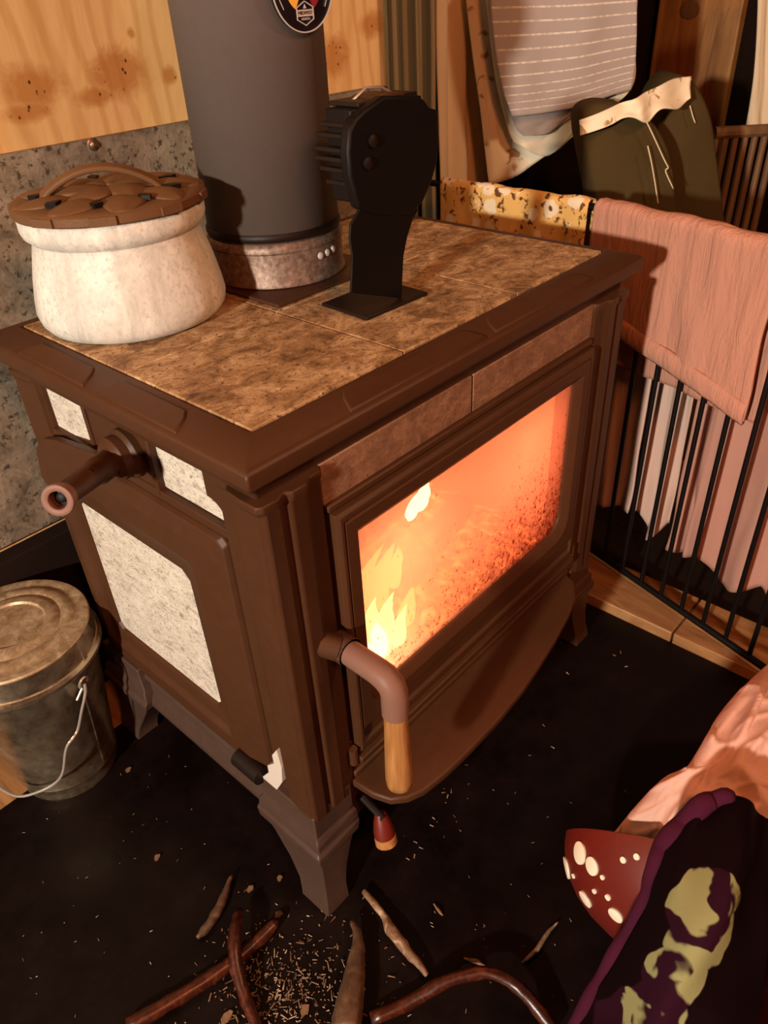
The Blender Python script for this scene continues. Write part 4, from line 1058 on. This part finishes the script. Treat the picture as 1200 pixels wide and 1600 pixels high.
# white cloth tossed over its top
drape('white_cloth', [[PD(905, 188, 1.485), PD(955, 168, 1.485), PD(980, 158, 1.49), PD(1000, 150, 1.50), PD(1020, 139, 1.52), PD(1045, 126, 1.55), PD(1080, 120, 1.58)], [PD(906, 196, 1.478), PD(955, 178, 1.478), PD(985, 174, 1.48), PD(1005, 172, 1.48), PD(1025, 158, 1.51), PD(1048, 146, 1.54), PD(1078, 134, 1.57)], [PD(906, 212, 1.47), PD(952, 196, 1.47), PD(985, 183, 1.47), PD(1012, 192, 1.48), PD(1034, 170, 1.50), PD(1060, 170, 1.53), PD(1079, 154, 1.55)]], 'white_floral', 0.005, 3.0, 'white floral cloth corner tossed over the top of the armchair', 'cloth', 60, 20, seed=8)
def thread_line(pix, D, label):
    P = [PD(x, y, D) for x, y in pix]
    tag(MB().tube([cr(P, k / 24) for k in range(25)], 0.0011, 6).build('loose_thread', 'thread', smooth=True), label, 'thread', 'threads hanging on the armchair')
thread_line([(1008, 186), (1022, 215), (1038, 250), (1044, 262), (1040, 268), (1052, 295)], 1.478, 'long pale loose thread with a knot hanging on the armchair')
thread_line([(1012, 228), (1018, 255), (1024, 290), (1028, 318)], 1.478, 'short pale thread low on the armchair wing')
thread_line([(1078, 165), (1082, 180), (1086, 192)], 1.585, 'pale thread on the armchair back below the cloth corner')
# cream cloth hanging at the far right edge
drape('cream_cloth', quad(2.02, [[(1185, -60), (1205, -60), (1235, -60)], [(1180, 80), (1200, 80), (1235, 80)], [(1172, 160), (1195, 165), (1235, 170)], [(1165, 208), (1190, 212), (1235, 215)]]), 'cream_cloth', 0.006, 1.5, 'cream cloth hanging above the slatted rack at far right', 'cloth', seed=11)

# ================================================================== red spotted laundry tub at the front right
BR, BDP = 0.150, 0.118
TAX = Vector((0.83, 0.34, 0.44)).normalized()           # the bowl leans away: its mouth faces up and back
TE1 = Vector((0.39, -0.92, 0)); TE1 = (TE1 - TAX * TE1.dot(TAX)).normalized(); TE2 = TAX.cross(TE1)
def bowl_pt(a, h, k=1.0):
    """h = 0 at the bottom, 1 at the rim"""
    r = BR * k * (1 - (1 - h) ** 2.3) ** 0.55
    return TE1 * (r * cos(a)) + TE2 * (r * sin(a)) + TAX * (BDP * (h - 1))
_r0 = PX(889, 1272, 2, 0.185)
TB0 = _r0 + TE1 * BR
_low = min((TB0 + bowl_pt(2 * pi * q / 48, h / 20)).z for q in range(48) for h in range(21))
TB0.z -= _low
TB = empty('spotted_bowl', (TB0.x, TB0.y, 0.0)); tag(TB, 'large red bowl with white spots leaning over on the hearth, filled with pink muslin', 'bowl')
N_ = 64
mb = MB()
rings = [[TB0 + bowl_pt(2 * pi * q / N_, h) for q in range(N_)] for h in (0.0, 0.01, 0.03, 0.08, 0.16, 0.28, 0.42, 0.58, 0.74, 0.88, 0.97, 1.0)]
rings += [[TB0 + bowl_pt(2 * pi * q / N_, h, k) + TAX * 0.001 for q in range(N_)] for h, k in ((1.0, 0.985), (0.9, 0.965), (0.6, 0.94), (0.3, 0.9), (0.14, 0.8))]
mb.loft(rings).build('body', 'red_tub', TB, smooth='auto', angle=60)
def bowl_from_px(x, y):
    best = None; Rt = RM.transposed()
    for ia in range(0, 360, 3):
        for ih in range(2, 40):
            p = TB0 + bowl_pt(math.radians(ia), ih / 40); q = Rt @ (p - CAM)
            e = (600 + FPX * q.x / -q.z - x) ** 2 + (800 - FPX * q.y / -q.z - y) ** 2
            if (bowl_pt(math.radians(ia), ih / 40) + TAX * BDP * 0.45).dot(CAM - p) < 0: e += 1e5
            if best is None or e < best[0]: best = (e, math.radians(ia), ih / 40)
    return best[1], best[2]
for (x, y, r) in ((905, 1331, 0.0125), (886, 1356, 0.0125), (923, 1356, 0.010), (914, 1403, 0.010), (962, 1430, 0.009), (978, 1346, 0.0035), (995, 1340, 0.0035), (897, 1370, 0.0028), (930, 1390, 0.0028), (940, 1370, 0.0028), (950, 1400, 0.0035)):
    a, h = bowl_from_px(x, y)
    p = TB0 + bowl_pt(a, h); ta = (bowl_pt(a + 0.03, h) - bowl_pt(a - 0.03, h)).normalized(); tz_ = (bowl_pt(a, min(1, h + 0.03)) - bowl_pt(a, max(0.01, h - 0.03))).normalized()
    n_ = ta.cross(tz_).normalized()
    if n_.dot(bowl_pt(a, h) + TAX * BDP * 0.3) < 0: n_ = -n_
    mb = MB()
    mb.loft([[p + n_ * (hh - 0.0006 * (r / 0.01) ** 2 * 0) + (ta * cos(q * pi / 12) + tz_ * sin(q * pi / 12)) * r * k for q in range(24)] for hh, k in ((-0.004, 1.0), (0.0012, 1.0), (0.0016, 0.92))])
    mb.build('spot', 'white_spot', TB, smooth='auto')
# red spotted cushion half hidden at the right edge
CQ = PX(1272, 1600, 2, 0.13)
CU = empty('spotted_cushion', (CQ.x, CQ.y, 0.0)); tag(CU, 'red cushion with white spots at the lower right edge beside the dark floral garment', 'cushion')
mb = MB()
def sup(a, e): return math.copysign(abs(a) ** e, a)
rings = []
for k in range(13):
    f_ = -pi / 2 + pi * k / 12
    rings.append([CQ + Vector((0.062 * sup(cos(f_), 0.6) * sup(cos(2 * pi * q / 40), 0.55), 0.062 * sup(cos(f_), 0.6) * sup(sin(2 * pi * q / 40), 0.55), 0.128 * sup(sin(f_), 0.8))) for q in range(40)])
mb.loft(rings).build('cover', 'red_tub', CU, smooth=True)
for (x, y, r) in ((1196, 1540, 0.010), (1187, 1590, 0.010)):
    v = ray(x, y).normalized(); p = None
    for k in range(200):
        q = CAM + v * (0.4 + k * 0.004); d_ = q - CQ
        if abs(d_.x / 0.062) ** 3 + abs(d_.y / 0.062) ** 3 + abs(d_.z / 0.128) ** 2.5 < 1: p = q; break
    if p is None: continue
    n_ = Vector((sup(p.x - CQ.x, 2), sup(p.y - CQ.y, 2), sup(p.z - CQ.z, 2))).normalized(); t1 = n_.cross(Vector((0, 0, 1))).normalized(); t2 = n_.cross(t1)
    mb = MB(); mb.loft([[p + n_ * hh + (t1 * cos(q * pi / 12) + t2 * sin(q * pi / 12)) * r * kk for q in range(24)] for hh, kk in ((-0.004, 1.0), (0.001, 1.0), (0.0015, 0.9))])
    mb.build('spot', 'white_spot', CU, smooth='auto')

# pink muslin heaped in the tub
rows = [[PX(944, 1326, 2, 0.190), PX(1004, 1352, 2, 0.195), PX(1058, 1372, 2, 0.195), PX(1140, 1400, 2, 0.20)],
        [PX(990, 1268, 2, 0.225), PX(1040, 1290, 2, 0.25), PX(1100, 1310, 2, 0.255), PX(1200, 1370, 2, 0.23)],
        [PX(1040, 1218, 2, 0.245), PX(1085, 1235, 2, 0.285), PX(1150, 1260, 2, 0.29), PX(1260, 1330, 2, 0.25)],
        [PX(1075, 1203, 2, 0.262), PX(1125, 1190, 2, 0.31), PX(1190, 1215, 2, 0.32), PX(1300, 1280, 2, 0.27)],
        [PX(1120, 1128, 2, 0.272), PX(1165, 1120, 2, 0.33), PX(1230, 1150, 2, 0.335), PX(1340, 1220, 2, 0.28)],
        [PX(1165, 1076, 2, 0.270), PX(1215, 1060, 2, 0.32), PX(1290, 1080, 2, 0.32), PX(1380, 1160, 2, 0.26)],
        [PX(1215, 1040, 2, 0.215), PX(1280, 1020, 2, 0.22), PX(1340, 1030, 2, 0.22), PX(1430, 1110, 2, 0.2)]]
def down(p, k=0.0): return Vector((p.x + k * 0.7, p.y + k * 0.5, 0.006))
for i_, r in enumerate(rows):
    pl_ = r[0].copy() if i_ == 0 else CAM + (r[0] - CAM) * ((CAM.z - 0.006) / (CAM.z - r[0].z)) + Vector((-0.01, -0.05, 0))
    r.insert(0, pl_); r.append(down(r[-1], 0.04))
rows.append([down(p, 0.03) for p in rows[-1]])
f = patch(rows)
def muslin(u, v):
    p = f(u, v)
    if p.x > 0.52: p.x = 0.52 + (p.x - 0.52) * 0.38
    r1 = 1 - abs(nz((u * 4.1 + v * 2.2, v * 4.4 - u * 1.8, 4.0))) * 2
    r2 = 1 - abs(nz((u * 9 - v * 3, v * 8 + 3, 9.0))) * 2
    r3 = 1 - abs(nz((u * 16 + v * 5, v * 12 - 3, 2.0))) * 2
    return p + Vector((-0.3, -0.2, 0.93)) * (0.014 * max(0, r1) ** 4 + 0.0035 * max(0, r2) ** 3 + 0.0012 * max(0, r3) ** 3) * min(1, p.z / 0.12)
o = MB().grid(muslin, 170, 170).build('muslin_blanket', 'pink_muslin', smooth=True, thick=0.004)
tag(o, 'crumpled pale pink muslin blanket heaped in the red spotted bowl', 'blanket')
# dark floral garment hanging over the near side of the spotted bowl
gar = empty('floral_garment', PX(1100, 1500, 2, 0.100)); tag(gar, 'dark floral garment with plum lining draped over the near side of the spotted bowl', 'garment')
rows = [[PX(1075, 1268, 2, 0.345), PX(1105, 1250, 2, 0.360), PX(1140, 1244, 2, 0.365), PX(1175, 1258, 2, 0.350), PX(1205, 1285, 2, 0.320)],
        [PX(1030, 1330, 2, 0.325), PX(1075, 1330, 2, 0.360), PX(1125, 1335, 2, 0.370), PX(1170, 1350, 2, 0.350), PX(1200, 1380, 2, 0.310)],
        [PX(1005, 1420, 2, 0.295), PX(1050, 1420, 2, 0.345), PX(1105, 1430, 2, 0.360), PX(1155, 1445, 2, 0.340), PX(1195, 1465, 2, 0.290)],
        [PX(960, 1500, 2, 0.250), PX(1020, 1505, 2, 0.310), PX(1080, 1515, 2, 0.330), PX(1140, 1530, 2, 0.310), PX(1187, 1545, 2, 0.260)],
        [PX(915, 1580, 2, 0.210), PX(990, 1590, 2, 0.270), PX(1060, 1600, 2, 0.295), PX(1130, 1615, 2, 0.275), PX(1178, 1630, 2, 0.230)],
        [PX(880, 1680, 2, 0.170), PX(960, 1690, 2, 0.220), PX(1050, 1700, 2, 0.245), PX(1120, 1700, 2, 0.230), PX(1172, 1710, 2, 0.190)]]
rows.append([Vector((p.x - 0.01, p.y - 0.01, 0.008)) for p in rows[-1]])
f2 = patch(rows)
def garment(u, v):
    p = f2(u, v); return p + Vector((-0.4, -0.4, 0.8)) * (0.010 * nz((u * 4, v * 5, 6)) + 0.006 * sin(u * 13 + v * 4 + 2 * nz((u * 2, v * 2, 1))))
MB().grid(garment, 70, 80).build('cloth', 'dark_floral', gar, smooth=True, thick=0.004)
def exp_(k): return math.exp(-((k - 15) / 9) ** 2)
edge = [PX(1140, 1246, 2, 0.368), PX(1105, 1254, 2, 0.363), PX(1060, 1300, 2, 0.340), PX(1030, 1340, 2, 0.326), PX(1012, 1400, 2, 0.305), PX(975, 1470, 2, 0.265), PX(930, 1545, 2, 0.225), PX(885, 1630, 2, 0.185)]
mb = MB().tube([cr(edge, k / 50) + Vector((0, 0, 0.003 * sin(k * 0.9))) for k in range(51)], [0.0075 + 0.003 * nz((k * 0.25, 2, 2)) + 0.005 * exp_(k) for k in range(51)], 14)
lab(mb.build('lining_fold', 'plum_cloth', gar, smooth=True), 'rolled plum edge of the garment')

# ================================================================== on the hearth: sticks, bark, crumbs
def stick(pix, radii, m, name, label, z=0.006, cat='stick', flat=1.0, lift=None):
    P = []
    for i, (x, y) in enumerate(pix):
        P.append(PX(x, y, 2, (lift[i] if lift else z)))
    n_ = 24; rad = [Vector((r, 0, 0)) for r in radii]
    pts = [cr(P, k / n_) for k in range(n_ + 1)]
    rr = [max(0.0008, cr(rad, k / n_).x) for k in range(n_ + 1)]
    mb = MB().tube(pts, rr, 10)
    for v in mb.v: v += Vector((nz(v, 90), nz(v + Vector((3, 1, 0)), 90), 0.5 * nz(v + Vector((0, 4, 1)), 90))) * min(rr[12], 0.004) * 0.5
    return tag(mb.build(name, m, smooth=True), label, cat)
stick([(568, 1392), (598, 1430), (612, 1455), (640, 1490), (668, 1524)], [0.004, 0.005, 0.0075, 0.0065, 0.003], 'pale_stick', 'birch_stick', 'thin birch stick with a pale peeled middle on the hearth', 0.008)
stick([(550, 1440), (560, 1470), (556, 1510), (548, 1560), (540, 1612)], [0.003, 0.008, 0.012, 0.017, 0.019], 'stick_wood', 'kindling_stick', 'broad rough kindling stick at bottom centre of the hearth', 0.015)
stick([(372, 1424), (366, 1470), (372, 1520), (386, 1565), (404, 1612)], [0.006, 0.009, 0.009, 0.008, 0.007], 'red_bark', 'bark_strip', 'curved red brown bark strip among the wood crumbs', 0.009, 'bark', lift=[0.022, 0.030, 0.020, 0.011, 0.008])
stick([(432, 1440), (380, 1490), (300, 1545), (200, 1605)], [0.008, 0.009, 0.0095, 0.010], 'red_bark', 'bark_strip', 'long straight red brown branch at bottom left of the hearth', 0.009, 'branch')
stick([(362, 1368), (346, 1410), (330, 1440), (308, 1465)], [0.003, 0.006, 0.007, 0.003], 'stick_wood', 'kindling_stick', 'short dark knotty stick left of the curved bark strip', 0.007)
stick([(580, 1592), (640, 1566), (700, 1532), (760, 1520), (806, 1540), (840, 1575), (866, 1612)], [0.008, 0.009, 0.008, 0.0075, 0.008, 0.009, 0.009], 'red_bark', 'bark_strip', 'arched red brown branch at bottom centre right of the hearth', 0.012, 'branch', lift=[0.01, 0.015, 0.03, 0.035, 0.03, 0.02, 0.012])
stick([(872, 1440), (850, 1466), (838, 1484), (816, 1504)], [0.0012, 0.003, 0.003, 0.0015], 'pale_stick', 'wood_splinter', 'long pale wood splinter left of the spotted bowl', 0.004, 'splinter')
stick([(724, 1497), (745, 1503), (758, 1508)], [0.001, 0.003, 0.001], 'pale_stick', 'wood_splinter', 'small curled splinter above the arched branch', 0.004, 'splinter')
stick([(678, 1412), (686, 1424), (692, 1431)], [0.001, 0.0022, 0.001], 'pale_stick', 'wood_splinter', 'tiny dark splinter on the open hearth', 0.003, 'splinter')
def chip(x, y, r, label, m='pale_stick'):
    p = PX(x, y, 2, 0.0); n_ = rnd.randint(5, 7); a0_ = rnd.random() * 6
    poly = [p + Vector((cos(a0_ + 2 * pi * k / n_) * r * rnd.uniform(0.5, 1.1), sin(a0_ + 2 * pi * k / n_) * r * rnd.uniform(0.4, 0.8), 0.0008)) for k in range(n_)]
    return tag(MB().prism(poly, (rnd.uniform(-1, 1) * 0.001, 0, 0.003)).build('wood_chip', m), label, 'wood chip', 'wood chips on the hearth')
chip(246, 1342, 0.007, 'small orange wood chip alone on the hearth left of the stove leg')
chip(392, 1390, 0.008, 'pale wood chip just above the curved bark strip')
chip(437, 1374, 0.006, 'pale wood chip below the front left stove leg')
chip(436, 1430, 0.008, 'flat wood chip right of the curved bark strip tip', 'stick_wood')
chip(301, 1548, 0.006, 'wood chip between long branch and curved bark strip')
chip(201, 1204, 0.007, 'orange wood chip beside the foot of the ash bucket')
chip(356, 1590, 0.010, 'larger splintered wood chip at bottom beside the curved bark strip')
chip(476, 1580, 0.008, 'wood chip at bottom left of the broad kindling stick')
# crumbs and shavings nobody could count
cr_ = MB()
def crumb(p, r, L):
    a = rnd.random() * 6.28; e = Vector((cos(a), sin(a), rnd.uniform(-0.2, 0.5))); s_ = Vector((-sin(a), cos(a), 0))
    p = p + Vector((0, 0, r + 0.0005 + max(0, -e.z) * L))
    cr_.loft([[p + s_ * r, p + Vector((0, 0, r)), p - s_ * r, p - Vector((0, 0, r * 0.8))], [p + e * L + s_ * r * 0.5, p + e * L + Vector((0, 0, r * 0.5)), p + e * L - s_ * r * 0.5, p + e * L - Vector((0, 0, r * 0.4))]])
for k in range(620):
    x = rnd.gauss(450, 62); y = rnd.gauss(1545, 48)
    if y > 1640 or y < 1400: continue
    crumb(PX(x, y, 2, 0.0), rnd.uniform(0.0004, 0.0013), rnd.choice((0.001, 0.0015, 0.002, 0.003, 0.004, 0.006, 0.010)))
for k in range(140):
    x = rnd.uniform(20, 900); y = rnd.uniform(1180, 1600)
    p = PX(x, y, 2, 0.0)
    if p.x > 0.66 or p.y > 0.44: continue
    crumb(p, rnd.uniform(0.0004, 0.0009), rnd.uniform(0.001, 0.005))
for (x, y) in ((655, 1325), (648, 1336), (676, 1278), (672, 1290), (705, 1240), (700, 1243), (740, 1110), (970, 1022), (962, 1026), (980, 1042), (885, 1052), (975, 1236), (866, 1170), (848, 1133), (690, 1240), (652, 1318), (640, 1345)):
    crumb(PX(x, y, 2, 0.0), 0.0011, 0.006)
tag(cr_.build('wood_crumbs', 'pale_stick'), 'loose wood crumbs and shavings scattered over the hearth', 'crumbs', kind='stuff')
for o in list(bpy.data.objects):
    if '_o' in o: del o['_o']
